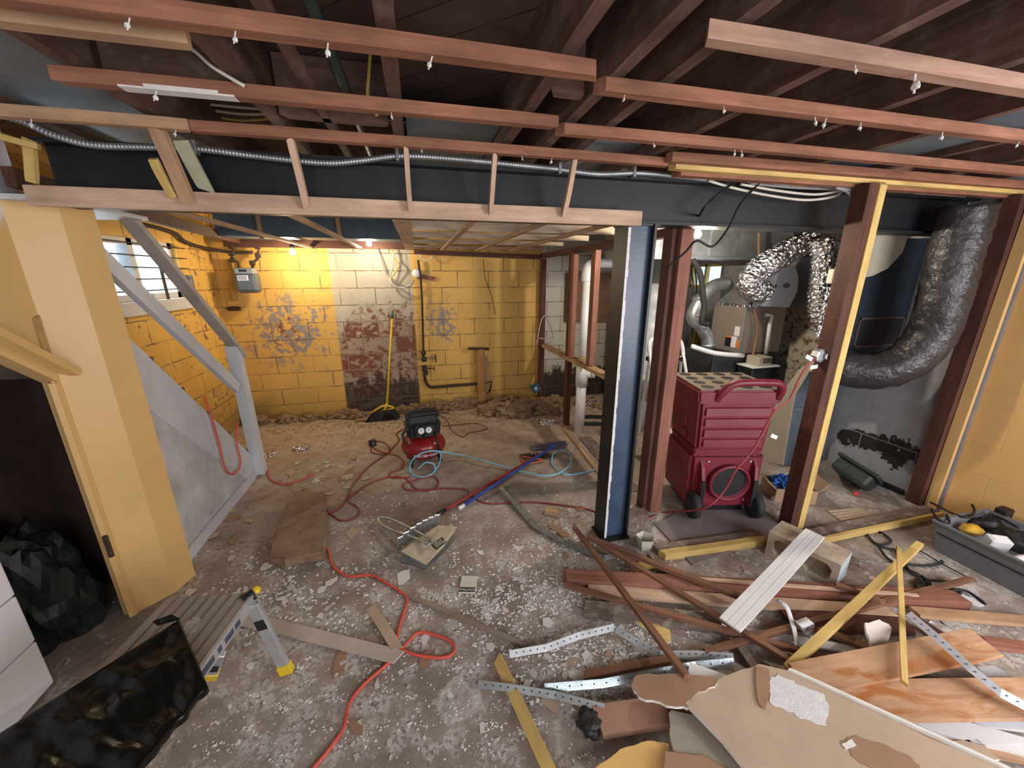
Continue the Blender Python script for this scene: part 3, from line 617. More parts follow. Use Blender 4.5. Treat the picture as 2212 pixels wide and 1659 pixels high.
# water pipe with valves
wp = thing('water_pipe', 'dark iron water pipe with valves on the far wall', 'pipe', AY(915, 700, 4.95))
B().tube(smooth_pts(pp([(903, 562), (910, 620), (913, 700), (915, 775)], 4.94), 4), .014, 10).obj('vertical_pipe', RUST, wp, smooth=True)
B().tube(smooth_pts(pp([(916, 795), (919, 822), (928, 835), (945, 836), (990, 832), (1040, 829)], 4.93), 4), .02, 10).obj('bottom_pipe', RUST, wp, smooth=True)
B().tube(pp([(898, 775), (940, 773)], 4.93), .012, 10).obj('tee_bar', plain('worn_brass', (.35, .27, .18), .5, .5), wp, smooth=True)
b = B()
for x, y, s_ in [(915, 762, .03), (916, 776, .032), (917, 795, .034), (920, 806, .028)]: p = AY(x, y, 4.93); B().box(p - Vector((s_, s_ * .8, s_)), p + Vector((s_, s_ * .8, s_)), bev=.01).obj('valve_body', RUST, wp)
p = AY(938, 796, 4.9); B().lathe([(.03, -.005), (.034, 0), (.03, .005)], Matrix.Translation(p) @ Matrix.Rotation(R(90), 4, 'Y'), 14).tube([AY(920, 796, 4.92), p], .007, 8).obj('valve_handle', RUST, wp)
p = AY(941, 774, 4.93); B().box(p - Vector((.008, .02, .05)), p + Vector((.008, .02, .05)), bev=.004).obj('lever', RUST, wp)
B().tube(pp([(1045, 828), (1062, 824), (1058, 845), (1052, 850)], 4.9), .012, 8).obj('spigot', RUST, wp, smooth=True)
bk = thing('bracket_post', 'short yellow-brown wood post with a rusty bracket near the far wall', 'post', AY(1040, 872, 4.88))
stick('upright', None, None, AY(1041, 880, 4.88), AY(1038, 755, 4.88), .09, .06, plain('orange_wood', (.42, .2, .06), .7, var=.3, scale=5), up=(0, 1, 0), parent=bk)
stick('upright', None, None, AY(1052, 878, 4.92), AY(1050, 770, 4.92), .05, .05, TAN, up=(0, 1, 0), parent=bk)
stick('crossbar', None, None, AY(1012, 753, 4.88), AY(1056, 754, 4.88), .04, .03, RUST, parent=bk)
stick('brace', None, None, AY(1036, 755, 4.85), AY(1049, 790, 4.85), .015, .03, TAN, up=(0, 1, 0), parent=bk)
jb = thing('junction_box', 'round white ceiling-style box on the far wall beside the iron pipe', 'junction box', AY(899, 591, 4.95))
p = AY(899, 591, 4.96); B().lathe([(.05, -.03), (.052, .02), (.045, .03), (0, .03)], Matrix.Translation(p) @ Matrix.Rotation(R(90), 4, 'X'), 20).obj('cover', WBOX, jb, smooth=True)
stick('wood_cleat', 'reddish wood cleat behind the round white box', 'cleat', AY(905, 596, 4.985), AY(940, 602, 4.985), .05, .02, STUDR, up=(0, 1, 0))
for pts, m, lb in [([(812, 535), (822, 560), (835, 590), (855, 608), (880, 620), (895, 605)], CABLEG, 'grey cable sagging to the round white box from the left'), ([(850, 545), (848, 575), (842, 600), (850, 615), (870, 622), (893, 612)], TWINE, 'white cable looping under the round white box'), ([(845, 538), (852, 560), (862, 575), (845, 600), (848, 612)], YCABLE, 'yellowish cable hanging on the unpainted wall stripe'), ([(903, 540), (910, 556), (925, 562), (935, 552)], TWINE, 'short white cable loop above the iron pipe')]:
    wire('cable', lb, 'cable', pts, 4.9, .008, m)
wire('cable', 'thin black wire dangling before the yellow wall', 'wire', [(1044, 560), (1048, 600), (1062, 640), (1070, 680)], 4.9, .004, BLACKP)
wire('cable', 'thin wire arching from the partition rail', 'wire', [(1160, 745), (1170, 690), (1190, 682), (1205, 720), (1195, 735), (1165, 730)], 4.85, .006, TWINE)
# broom
br_ = thing('broom', 'yellow-handled angle broom leaning on the far wall', 'broom', AY(832, 905, 4.6))
A, C = AY(836, 872, 4.66), AY(847, 688, 4.93)
B().tube([A, C], .013, 12).obj('handle', YELP, br_, smooth=True)
B().tube([C, C + (C - A).normalized() * .10], lambda i, u: .015 - .004 * u, 12).obj('grip', plain('green_grip', (.02, .16, .06), .5), br_, smooth=True)
hx, hy = FL(828, 910), None
ctr = AY(829, 886, 4.65)
B().tube(smooth_pts([ctr + Vector(q) for q in [(-.13, 0, -.02), (-.06, 0, .03), (.0, 0, .055), (.07, 0, .045), (.12, 0, .02), (.05, 0, .0), (-.05, 0, -.015)]], 5, True), .013, 8, closed=True).obj('head', YELP, br_, smooth=True)
B().tube([ctr + Vector((.005, 0, .0)), A], .016, 10).obj('ferrule', YELP, br_, smooth=True)
b = B(); b.prism([ctr + Vector(q) for q in [(-.115, -.025, -.01), (.115, -.025, .005)]] + [Vector((ctr.x + .135, ctr.y - .04, .02)), Vector((ctr.x - .02, ctr.y - .04, .004)), Vector((ctr.x - .17, ctr.y - .04, .004))], (0, .06, 0)).obj('bristle_block', BLACKP, br_)
b = B(); rr = random.Random(2)
for k in range(420):
    u = rr.random(); a = ctr + Vector((-.12 + .24 * u, rr.uniform(-.02, .02), -.01 + .02 * u)); e = Vector((a.x + (u - .62) * .16 + rr.uniform(-.012, .012), a.y + rr.uniform(-.06, .03), 0.003 + .03 * max(0, u - .3) * rr.random()))
    b.tube([a, e], .004, 4)
tag(b.obj('bristles', BLACKP, br_), kind='stuff')
# insulation heaps along the far wall: each clump its own thing
rr = random.Random(11)
IN = [(560, 905, .1), (590, 888, .07), (640, 885, .09), (685, 882, .08), (725, 880, .07), (760, 882, .1), (775, 900, .08), (870, 885, .09), (905, 878, .1), (945, 878, .12), (985, 880, .09), (1010, 872, .12), (1062, 890, .14), (1090, 880, .16), (1110, 893, .17), (1135, 880, .13), (1165, 880, .14), (1185, 890, .12), (1200, 872, .13), (1260, 868, .10), (1300, 876, .09)]
protos = []
for i, (x, y, s_) in enumerate(IN):
    p = FL(x, y + 4, 0); p.y = min(p.y, 4.85)
    s_ *= 1.3; o = B().lump((0, 0, 0), (s_, s_ * .6, s_ * .55), i + 1, .6, 4, 2.6).obj('insulation_clump', INSUL, smooth=False)
    o.location = (p.x, min(p.y, 4.98 - s_ * .75), s_ * .25); tag(o, 'torn clump of brown insulation heaped at the foot of the far wall', 'insulation', 'insulation clumps along the far wall')
for x, y, s_, lb in [(1182, 915, .09, 'crumpled silver foil by the foot of the dark stud'), (1270, 872, .12, 'big crumpled foil behind the white drain pipe'), (650, 970, .075, 'crumpled silver foil alone on the floor left of the compressor'), (585, 985, .05, 'crumpled silver foil near the newel post'), (1097, 866, .05, 'small shiny foil on the insulation heap'), (815, 885, .06, 'foil scrap left of the broom head')]:
    p = FL(x, y); p.y = min(p.y, 4.85); o = B().lump((0, 0, 0), (s_, s_ * .7, s_ * .4), x, .6, 3, 2.5).obj('foil_scrap', FOIL); o.location = (p.x, p.y, s_ * .2); tag(o, lb, 'foil')
stick('wood_offcut', 'flat wood offcut on the insulation by the far wall corner', 'offcut', AY(1120, 864, 4.8), AY(1178, 862, 4.8), .08, .02, TAN)
stick('wood_offcut', 'brown paper-faced scrap right of the short bracket post', 'scrap', FL(1050, 885, .05), FL(1062, 868, .12), .1, .01, PAPER2)
for x, y, lb, w in [(675, 885, 'tan board scrap on the floor left of the broom', .13), (790, 908, 'tan board scrap under the broom bristles', .12), (955, 892, 'orange-brown board scrap behind the compressor', .07)]:
    p = FL(x, y); stick('board_scrap', lb, 'scrap', p + Vector((-w, .02, .012)), p + Vector((w, -.02, .03)), w * .9, .012, PAPER2)
bc = thing('blue_box', 'small blue box tilted against the corner stud', 'box', AY(1160, 838, 4.7))
M = Matrix.Translation(AY(1157, 838, 4.83)) @ Matrix.Rotation(R(-30), 4, 'Y')
B().box((-.06, -.02, -.06), (.06, .02, .06), M, bev=.004).obj('box_body', plain('blue_carton', (.05, .13, .24), .5), bc)
B().box((-.02, -.0215, -.02), (.015, -.0195, .02), M).obj('label', LBL, bc)
# drain pipe
dp = thing('drain_pipe', 'white PVC drain pipe with a cleanout tee behind the partition', 'drain pipe', (1.68, 3.72, 0))
X, Y = 1.685, 3.72
B().tube([(X, Y, 0), (X, Y, .62)], .055, 24).obj('lower_pipe', PVC, dp, smooth=True)
B().tube([(X, Y, .55), (X, Y, .80)], .066, 24).tube([(X, Y - .0, .68), (X + .10, Y - .05, .70)], .05, 20).obj('cleanout_tee', PVC, dp, smooth=True)
B().tube([(X + .09, Y - .045, .70), (X + .12, Y - .06, .705)], .056, 20).obj('cleanout_cap', PVC, dp, smooth=True)
B().tube([(X, Y, .78), (X, Y, 1.68)], .042, 24).obj('riser', PVC, dp, smooth=True)
B().tube(smooth_pts([(X, Y, 1.66), (X, Y, 1.74), (X + .03, Y + .03, 1.81), (X + .1, Y + .1, 1.84)], 6), .055, 24).obj('elbow', PVC, dp, smooth=True)
B().tube([(X + .08, Y + .08, 1.84), (X + .9, Y + .35, 1.84)], .045, 24).obj('branch', PVC, dp, smooth=True)
for x, y, lb, m in [(1285, 900, 'dark tool lying on the floor behind the drain pipe', BLACKP), (1280, 915, 'dark green strip on the floor right of the drain pipe', GREENB)]:
    p = FL(x, y, .02); stick('tool', lb, 'tool', p + Vector((-.12, .03, 0)), p + Vector((.12, -.04, 0)), .05, .03, m)
# wrapped tank and things behind the column
tk = thing('wrapped_tank', 'tall white wrapped tank behind the reddish post', 'tank', (2.6, 3.9, 0))
B().lathe([(.2, .0), (.2, .75), (.19, .9), (.2, 1.1), (.17, 1.25), (.10, 1.3), (.12, 1.38), (.13, 1.5), (.08, 1.62), (0, 1.64)], Matrix.Translation((2.6, 3.9, 0)), 28).obj('wrapped_body', plain('translucent_white_wrap', (.55, .58, .62), .35, var=.12, bump=.4), tk, smooth=True)
B().box((2.66, 3.68, .95), (2.68, 3.7, 1.3)).obj('pole', BLACKP, tk)
cb = thing('wall_cabinet', 'dark wooden board panel on the furnace room far wall', 'panel', (2.2, 4.9, 0))
B().box((1.95, 4.9, 1.1), (2.75, 4.96, 1.75)).obj('panel_board', plain('brown_panel', (.2, .11, .06), .7, var=.3), cb)
# step ladder
lm = plain('white_ladder_paint', (.72, .73, .74), .35, var=.06)
ld = thing('step_ladder', 'white folding step ladder behind the reddish post', 'step ladder', (2.25, 3.0, 0))
def tubeP(q, Y, r): return B().tube(smooth_pts([AY(x, y, yy) for (x, y), yy in zip(q, Y)], 5), r, 10)
tubeP([(1402, 760), (1403, 742), (1412, 732), (1432, 728), (1460, 730), (1472, 742), (1476, 765)], [3.0] * 7, .018).obj('top_bar', lm, ld, smooth=True)
for q, Y in [([(1403, 755), (1410, 830), (1420, 950)], [3.0, 2.9, 2.75]), ([(1475, 760), (1486, 830), (1500, 950)], [3.0, 2.9, 2.75]), ([(1404, 770), (1390, 860), (1380, 940)], [3.0, 3.15, 3.3]), ([(1472, 770), (1464, 860), (1456, 930)], [3.0, 3.15, 3.3])]:
    tubeP(q, Y, .014).obj('leg', lm, ld, smooth=True)
for y, yy in [(885, 2.84), (935, 2.78)]:
    A, C = AY(1412, y, yy), AY(1494, y, yy); B().box((A.x, yy - .06, A.z - .012), (C.x, yy + .06, A.z + .012), bev=.006).obj('step', lm, ld)
for x in (1403, 1474): p = AY(x, 775, 3.0); B().box(p - Vector((.025, .025, .02)), p + Vector((.025, .025, .02)), bev=.005).obj('hinge', BLACKP, ld)
bkt = AY(1400, 835, 3.4); o = B().lathe([(.09, -.14), (.12, .1), (.125, .1), (.12, .08), (.085, -.13), (0, -.13)], Matrix.Translation(bkt), 24).obj('white_bucket', plain('milky_plastic', (.5, .5, .48), .3), smooth=True); tag(o, 'milky plastic bucket hanging on the step ladder', 'bucket')

# ================================================================ FURNACE ROOM
FY = 3.05
fu = thing('furnace', 'taupe and black gas furnace standing in the right-hand room', 'furnace', (3.0, 3.2, 0))
c0 = AY(1542, 768, FY); x0 = c0.x; x1 = 3.55; zt = c0.z
bk0 = 3.50
B().box((x0, FY, .02), (x1, bk0, zt), bev=.006).obj('base_cabinet', FCASE, fu)
b = B()
for r_ in range(4):
    for s_ in range(3): y0 = FY + .07 + s_ * .12; b.box((x0 - .004, y0, zt - .24 + r_ * .035), (x0 + .001, y0 + .09, zt - .225 + r_ * .035))
b.obj('vent_slot', INK, fu)
B().lathe([(.075, 0), (.08, .004), (.075, .008), (.0, .008)], Matrix.Translation((x0 + .2, FY, zt - .14)) @ Matrix.Rotation(R(90), 4, 'X'), 28).obj('knockout', FCASE, fu)
cu = AY(1602, 765, FY); ux0 = cu.x - .02; uz = AY(1625, 662, FY).z
B().box((ux0, FY + .01, zt), (x1 - .02, bk0 - .02, uz), bev=.004).obj('coil_cabinet', TAUPE, fu)
B().box((ux0 - .003, FY + .005, zt), (ux0 + .012, FY + .02, uz)).obj('corner_trim', GALV, fu)
B().box((ux0 - .002, FY + .008, uz - .01), (x1 - .018, bk0 - .018, uz + .015)).obj('foil_tape', FOIL, fu)
pz1 = AY(1600, 572, FY).z
B().box((ux0 + .03, FY + .04, uz), (x1 - .05, bk0 - .04, pz1), bev=.004).obj('plenum', GALVD, fu)
# stickers on the taupe left side
b = B().box((ux0 - .004, 3.12, zt + .05), (ux0 + .001, 3.18, zt + .16)); b.obj('sticker', LBL, fu)
B().box((ux0 - .004, 3.10, zt + .17), (ux0 + .001, 3.16, zt + .26)).obj('sticker', LBL, fu)
B().box((ux0 - .004, 3.19, zt + .14), (ux0 + .001, 3.26, zt + .155)).obj('sticker', ORANGE, fu)
B().box((ux0 - .004, 3.19, zt + .05), (ux0 + .001, 3.26, zt + .138)).obj('sticker', INK, fu)
B().box((ux0 - .004, 3.08, zt + .05), (ux0 + .001, 3.11, zt + .13)).obj('sticker', ORANGE, fu)
# condensate piping
B().tube(smooth_pts([AY(x, y, FY - .06) for x, y in [(1495, 748), (1545, 763), (1605, 768)]], 3), .022, 14).obj('condensate_pipe', PVC, fu, smooth=True)
B().tube([AY(1654, 680, FY - .04), AY(1668, 682, FY - .04), AY(1663, 700, FY - .05), AY(1654, 765, FY - .05)], .018, 12).obj('drain_tube', PVC, fu, smooth=True)
B().tube(smooth_pts([AY(x, y, FY - .07) for x, y in [(1628, 665), (1636, 700), (1632, 740), (1622, 785)]], 5), .012, 10).obj('copper_line', COPPER, fu, smooth=True)
q = AY(1635, 790, FY - .12)
cpu = thing('condensate_pump', 'black condensate pump with a cream top in front of the furnace', 'pump', q)
B().box(q + Vector((-.14, -.09, -.2)), q + Vector((.16, .09, 0)), bev=.012).obj('tank', BLACKP, cpu)
B().box(q + Vector((-.15, -.1, 0)), q + Vector((.17, .1, .015)), bev=.004).obj('rim', WBOX, cpu)
B().box(q + Vector((-.07, -.08, .015)), q + Vector((.08, .07, .1)), bev=.006).obj('motor_cover', BEIGE, cpu)
b = B()
for k in range(7): b.box(q + Vector((-.02 + k * .013, -.0815, .04)), q + Vector((-.014 + k * .013, -.079, .09)))
b.obj('cover_vent', INK, cpu)
# flue pipes
fl = thing('flue_pipe', 'galvanised flue pipe elbowing up left of the furnace', 'flue pipe', AY(1520, 750, 3.3))
B().tube(resample(smooth_pts([AY(x, y, 3.3) for x, y in [(1531, 752), (1527, 728), (1512, 704), (1498, 690), (1500, 672), (1518, 640), (1542, 618), (1570, 612)]], 6), 40), .062, 22).obj('pipe_run', GALV, fl, smooth=True)
for x, y, dx, dy in [(1530, 745, 0, 10), (1513, 706, 10, 8), (1500, 680, 0, 10), (1510, 640, -6, 10)]:
    B().tube([AY(x - dx * .3, y + dy * .3, 3.3), AY(x + dx * .3, y - dy * .3, 3.3)], .066, 22).obj('joint_band', GALV, fl, smooth=True)
cable('black_hose', 'fat black hose running down left of the furnace', 'hose', [AY(x, y, 3.15) for x, y in [(1497, 562), (1512, 590), (1518, 630), (1521, 665), (1516, 695), (1530, 700)]], .026, RUBBER, seg=12)
for i, (dx, lb) in enumerate([(0, 'left thin black wire bundle beside the flue pipe'), (8, 'right thin black wire bundle beside the flue pipe')]):
    cable('wire', lb, 'wire', [AY(x + dx, y, 3.5) for x, y in [(1492, 575), (1497, 620), (1492, 680), (1496, 720), (1490, 750)]], .006, BLACKP)
bt = AY(1500, 735, 3.9); o = B().lathe([(.05, -.2), (.055, .05), (.03, .09), (.03, .12), (0, .12)], Matrix.Translation(bt), 18).obj('yellow_jug', plain('dull_yellow', (.55, .42, .04), .5), smooth=True); tag(o, 'yellow jug standing behind the flue pipe', 'jug')
stick('shelf_board', 'wooden shelf holding the yellow jug behind the furnace', 'shelf', (2.5, 4.0, bt.z - .22), (3.4, 4.0, bt.z - .22), .4, .04, TAN)
bw_ = thing('water_heater_side', 'white appliance side behind the flue pipe', 'appliance', (2.9, 4.5, 0))
B().box((2.55, 4.3, 0), (3.1, 4.8, 1.25), bev=.02).obj('cabinet', WBOX, bw_)
# humidifier
hp = AY(1690, 618, FY - .10)
hu = thing('humidifier', 'pale blue-grey furnace humidifier with an oval badge', 'humidifier', hp)
oz = [AY(x, y, FY - .10) for x, y in [(1690, 571), (1718, 573), (1725, 600), (1722, 630), (1705, 664), (1642, 661), (1660, 645), (1674, 625), (1678, 600)]]
B().prism(oz, (0, .1, 0)).obj('cover', plain('pale_blue_plastic', (.62, .69, .78), .35, var=.04, bump=.02), hu)
p = AY(1699, 617, FY - .104); B().lathe([(.036, 0), (.036, .006), (0, .006)], Matrix.Translation(p) @ Matrix.Rotation(R(90), 4, 'X') @ Matrix.Diagonal((1, .62, 1, 1)), 24).obj('oval_badge', plain('grey_badge', (.16, .16, .18), .4), hu)
B().box(AY(1676, 618, FY - .106) - Vector((.006, .002, .015)), AY(1676, 618, FY - .106) + Vector((.006, .004, .015))).obj('slot', INK, hu)
# foil flexible ducts
fd = ribbed('foil_flexible_duct', [AY(x, y, yy) for x, y, yy in [(1792, 500, 2.72), (1745, 520, 2.78), (1695, 548, 2.84), (1645, 580, 2.84), (1622, 600, 2.84), (1622, 620, 2.86), (1645, 630, 2.93)]], .10, FOIL, .035, .009, 22, crink=.014)
tag(fd, 'silver foil flexible duct bending down to the humidifier', 'flexible duct')
fd = ribbed('foil_flexible_duct', [AY(x, y, yy) for x, y, yy in [(1778, 512, 2.5), (1782, 560, 2.5), (1774, 630, 2.5), (1776, 680, 2.48), (1796, 712, 2.46), (1812, 722, 2.45)]], .085, FOIL, .035, .008, 22, crink=.012)
tag(fd, 'silver foil flexible duct hanging straight beside the brown stud', 'flexible duct')
tag(B().tube([AY(1725, 545, 2.95), AY(1760, 535, 2.95), AY(1850, 520, 2.95)], .06, 22).obj('black_round_pipe', FCASE, smooth=True), 'black round pipe behind the foil ducts', 'pipe')
ht = thing('horizontal_trunk_duct', 'galvanised trunk duct lit by the bulb above the furnace', 'duct', (3.0, 3.4, 1.95))
B().box((1.85, 3.22, 1.87), (3.62, 3.7, 2.2), bev=.004).obj('trunk', GALV, ht)
A, C = AY(1538, 505, 3.21), AY(1598, 505, 3.21); B().box((A.x, 3.208, 1.89), (C.x, 3.222, 2.17), bev=.004).obj('seam_plate', GALVD, ht)
B().box((1.85, 3.2, 1.86), (3.62, 3.22, 1.885)).obj('flange', GALV, ht)
stick('copper_pipe', 'copper pipe curving down past the trunk duct', 'pipe', AY(1640, 505, 3.1), AY(1640, 575, 3.1), .02, .02, COPPER, up=(0, 1, 0))
# return air duct with rounded boots
XF = 3.2
ra = thing('return_air_duct', 'dark return-air duct with rounded boots against the right wall', 'duct', (3.4, 2.5, 0))
lo = [(1640, 1000), (1648, 940), (1665, 890), (1690, 845), (1725, 800), (1762, 772), (1792, 760), (1800, 800), (1748, 800), (1716, 850), (1708, 885), (1688, 1006)]
def outl(q, X): return [AX(x, y, X) for x, y in q]
B().prism(outl(lo, XF), (.50, 0, 0)).obj('lower_boot', plain('blue_grey_boot', (.12, .155, .185), .45, .3, var=.25, scale=5), ra)
B().prism(outl([(x, y) for x, y in lo[:-4]] + [(1796, 800), (1748, 803), (1718, 850), (1711, 885), (1691, 1004)], XF - .004), (.006, 0, 0)).obj('boot_side', BEIGE, ra)
up_ = [(1812, 580), (1820, 560), (1838, 545), (1850, 500), (1965, 500), (1950, 545), (1918, 580), (1885, 596), (1845, 604)]
B().prism([AY(x, y, 2.17) for x, y in up_], (0, .03, 0)).obj('upper_boot', BEIGE, ra)
B().box((3.06, 2.2, .95), (3.73, 2.32, 1.98)).obj('vertical_trunk', plain('navy_duct_paint', (.022, .030, .045), .45, .2, var=.2), ra)
A, C = AY(1858, 690, 2.2), AY(1935, 742, 2.2)
B().box((A.x, 2.192, C.z), (C.x, 2.202, A.z)).obj('access_panel', BLACKP, ra)
b = B(); a_, c_ = (A.x - .012, 2.19, C.z - .012), (C.x + .012, 2.201, A.z + .012)
b.box(a_, (c_[0], c_[1], a_[2] + .012)).box((a_[0], a_[1], c_[2] - .012), c_).box(a_, (a_[0] + .012, c_[1], c_[2])).box((c_[0] - .012, a_[1], a_[2]), c_); b.obj('panel_trim', plain('dull_bronze', (.10, .07, .06), .5), ra)
p = AX(1708, 884, XF - .006); B().box((XF - .0, p.y - .01, p.z - .006), (3.7, p.y - .004, p.z + .006)).obj('seam', GALVD, ra)
th = thing('humidity_control', 'beige control box mounted on the duct behind the brown stud', 'control box', AY(1802, 597, 2.4))
p = AY(1803, 597, 2.17); B().box(p - Vector((.045, .02, .05)), p + Vector((.045, .02, .05)), bev=.006).obj('case', BEIGE, th)
B().box(p + Vector((-.03, -.022, .01)), p + Vector((.02, -.019, .035))).obj('window', GALVD, th)
B().lathe([(.014, 0), (.014, .012), (0, .012)], Matrix.Translation(p + Vector((.0, -.02, -.02))) @ Matrix.Rotation(R(90), 4, 'X'), 14).obj('dial', WBOX, th)
A = AY(1797, 620, 2.18); tag(B().box(A + Vector((-.035, 0, -.36)), A + Vector((.035, .01, 0))).obj('foil_strip', FOIL), 'vertical strip of foil tape beside the brown stud', 'foil')
# black insulated flex duct
WY = 1.84
bd = ribbed('insulated_flex_duct', [AY(x, y, WY + dy) for x, y, dy in [(2092, 445, .0), (2082, 480, .0), (2060, 560, 0), (2034, 660, 0), (2010, 725, 0.02), (1965, 775, .06), (1905, 800, .14), (1850, 800, .24), (1800, 790, .34)]], .132, BWRAP, .09, .0012, 30, crink=.009)
tag(bd, 'fat black-wrapped flexible duct curving down to the floor boot at right', 'flexible duct')
# outlet with cord
ob = thing('outlet_box', 'metal outlet box on the brown stud with cords plugged in', 'outlet', AY(1768, 765, 1.8))
p = AY(1768, 768, 1.8); B().lathe([(.04, -.02), (.042, .02), (.03, .025), (0, .025)], Matrix.Translation(p) @ Matrix.Rotation(R(90), 4, 'X'), 8).obj('box', GALV, ob)
B().lathe([(.022, .02), (.022, .03), (0, .03)], Matrix.Translation(p + Vector((.03, -.01, 0))) @ Matrix.Rotation(R(90), 4, 'X'), 16).obj('receptacle', WBOX, ob)
pts = [FL(1400, 1118, .01), FL(1440, 1107, .01), AY(1520, 1098, 1.82), AY(1563, 1062, 1.80), AY(1590, 1015, 1.78), AY(1622, 978, 1.78), AY(1645, 940, 1.78), AY(1672, 890, 1.78), AY(1705, 862, 1.78), AY(1728, 815, 1.78), AY(1748, 785, 1.78), AY(1762, 772, 1.78)]
rc = cable('extension_cord', 'red cord stretching from the outlet across the red dehumidifier', 'cord', pts, .0065, DREDC)
for x, y, rz in [(1672, 943, -25), (1758, 793, 5), (1748, 773, -25)]:
    p = AY(x, y, 1.772); M = Matrix.Translation(p) @ Matrix.Rotation(R(-rz), 4, 'Y')
    o = B().box((-.028, -.001, -.012), (.028, .001, .012), M).obj('cord_tag', LBL, rc)
# floor things behind the stud
bx = thing('cardboard_box', 'open cardboard box with a blue cloth beside the brown stud', 'box', FL(1700, 1075))
p = FL(1700, 1072); M = Matrix.Translation(p) @ Matrix.Rotation(R(-22), 4, 'Z')
b = B(); W_, D_, H_ = .15, .11, .12
b.box((-W_, -D_, 0), (W_, D_, .006), M).box((-W_, -D_, 0), (W_, -D_ + .006, H_), M).box((-W_, D_ - .006, 0), (W_, D_, H_), M).box((-W_, -D_, 0), (-W_ + .006, D_, H_), M).box((W_ - .006, -D_, 0), (W_, D_, H_), M)
b.obj('carton', CARD, bx)
B().box((-.006, -D_, 0), (.0, D_, .09), M @ Matrix.Translation((-W_, 0, H_)) @ Matrix.Rotation(R(-50), 4, 'Y')).obj('flap', CARD, bx)
B().box((0, -D_, 0), (.006, D_, .09), M @ Matrix.Translation((W_, 0, H_)) @ Matrix.Rotation(R(40), 4, 'Y')).obj('flap', CARD, bx)
o = B().lump(p + Vector((-.02, .01, .11)), (.11, .08, .07), 4, .6, 4, 2.2).obj('blue_cloth', CLOTHB); tag(o, 'crumpled blue cloth stuffed in the cardboard box', 'cloth')
p = FL(1840, 1050); M = Matrix.Translation(p + Vector((0, 0, .10))) @ Matrix.Rotation(R(24), 4, 'Z') @ Matrix.Rotation(R(28), 4, 'Y') @ Matrix.Rotation(R(20), 4, 'X')
tb = thing('overturned_bin', 'dark green-black wheeled bin lying tipped near the right wall', 'bin', p)
B().box((-.22, -.13, -.06), (.17, .13, .06), M, bev=.03).obj('bin_body', GREENB, tb)
B().box((-.24, -.15, .055), (.19, .15, .085), M, bev=.014).obj('bin_rim', GREENB, tb)
B().tube([p + Vector((-.12, -.12, .03)), p + Vector((.22, -.02, .06))], .006, 8).obj('axle', GALV, tb)
for e in ((-.14, -.125, .025), (.235, -.015, .065)): B().lump(p + Vector(e), (.03, .02, .02), 2, .1, 2).obj('axle_end_cap', plain('red_cap', (.5, .04, .05), .5), tb)
bo = thing('plastic_bottle', 'clear water bottle lying left of the brown stud', 'bottle', FL(1690, 1090))
A, C = FL(1670, 1078, .035), FL(1712, 1105, .035)
M, L = frame(A, C); M = M @ Matrix.Rotation(R(90), 4, 'Y')
B().lathe([(0, 0), (.03, .003), (.034, .02), (.032, L * .4), (.034, L * .7), (.014, L * .92), (.012, L)], M, 20).obj('bottle_body', CLEAR, bo, smooth=True)
B().lathe([(.014, L - .012), (.015, L + .008), (0, L + .008)], M, 14).obj('cap', WBOX, bo, smooth=True)
gr = thing('floor_mat', 'ribbed tan mat on the floor behind the right sill', 'mat', FL(1870, 1110))
b = B()
for k in range(7): A, C = FL(1790 + k * 8, 1112 + k * 6 - 6, .006), FL(1862 + k * 8, 1105 + k * 4 - 6, .006); M, L = frame(A, C); b.box((0, -.011, -.005), (L, .011, .006), M)
b.obj('mat_ribs', PAPER, gr)
stick('dark_trim', 'black base strip along the foot of the right wall', 'trim', (3.73, 1.9, .02), (3.73, 2.37, .02), .03, .04, BLACKS)
# ---------------- dehumidifier
dh = thing('dehumidifier', 'maroon rolling dehumidifier with black wheels on the purplish board', 'dehumidifier', (2.075, 2.02, .012), R(-13))
def taper(b, z0, z1, w0_, w1_, d0, d1, yf0, yf1, bev=.02):
    a = [b.bm.verts.new(q) for q in [(-w0_, yf0, z0), (w0_, yf0, z0), (w0_, d0, z0), (-w0_, d0, z0)]]
    c = [b.bm.verts.new(q) for q in [(-w1_, yf1, z1), (w1_, yf1, z1), (w1_, d1, z1), (-w1_, d1, z1)]]
    fs = [b.bm.faces.new(a[::-1]), b.bm.faces.new(c)] + [b.bm.faces.new((a[k], a[(k + 1) % 4], c[(k + 1) % 4], c[k])) for k in range(4)]
    bmesh.ops.bevel(b.bm, geom=list({e for f in fs for e in f.edges}), offset=bev, segments=2, affect='EDGES'); return b
DX = 0.0
ZS = Matrix.Diagonal((1, 1, .935, 1))
taper(B(), .55, .95, .245, .265, .42, .44, 0, -.012).obj('upper_body', MAROON, dh, world=False)
taper(B(), .93, 1.03, .282, .288, .46, .47, -.025, -.025, .012).obj('top_rim', MAROON, dh, world=False)
taper(B(), .515, .56, .24, .25, .40, .41, .015, .015, .008).obj('waist', MAROON, dh, world=False)
b = B(); taper(b, .06, .52, .255, .265, .42, .42, .0, .0, .025).obj('lower_body', MAROON, dh, world=False)
for k, z in enumerate((.585, .665, .75, .835)):
    w_ = .205 + k * .005; y_ = -.003 * (k + .5)
    B().prism([(-w_, y_ + .01, z), (-w_, y_ - .015, z + .004), (-w_, y_ - .011, z + .06), (-w_, y_ + .01, z + .075)], (2 * w_, 0, 0)).obj('front_rib', MAROON, dh, world=False)
b = B()
for k, z in enumerate((.62, .74, .86)): b.box((-.268, .16, z - .035), (-.24, .22, z + .035), bev=.008)
b.box((-.272, .16, .30), (-.25, .22, .37), bev=.008); b.obj('side_grip', MAROON, dh, world=False)
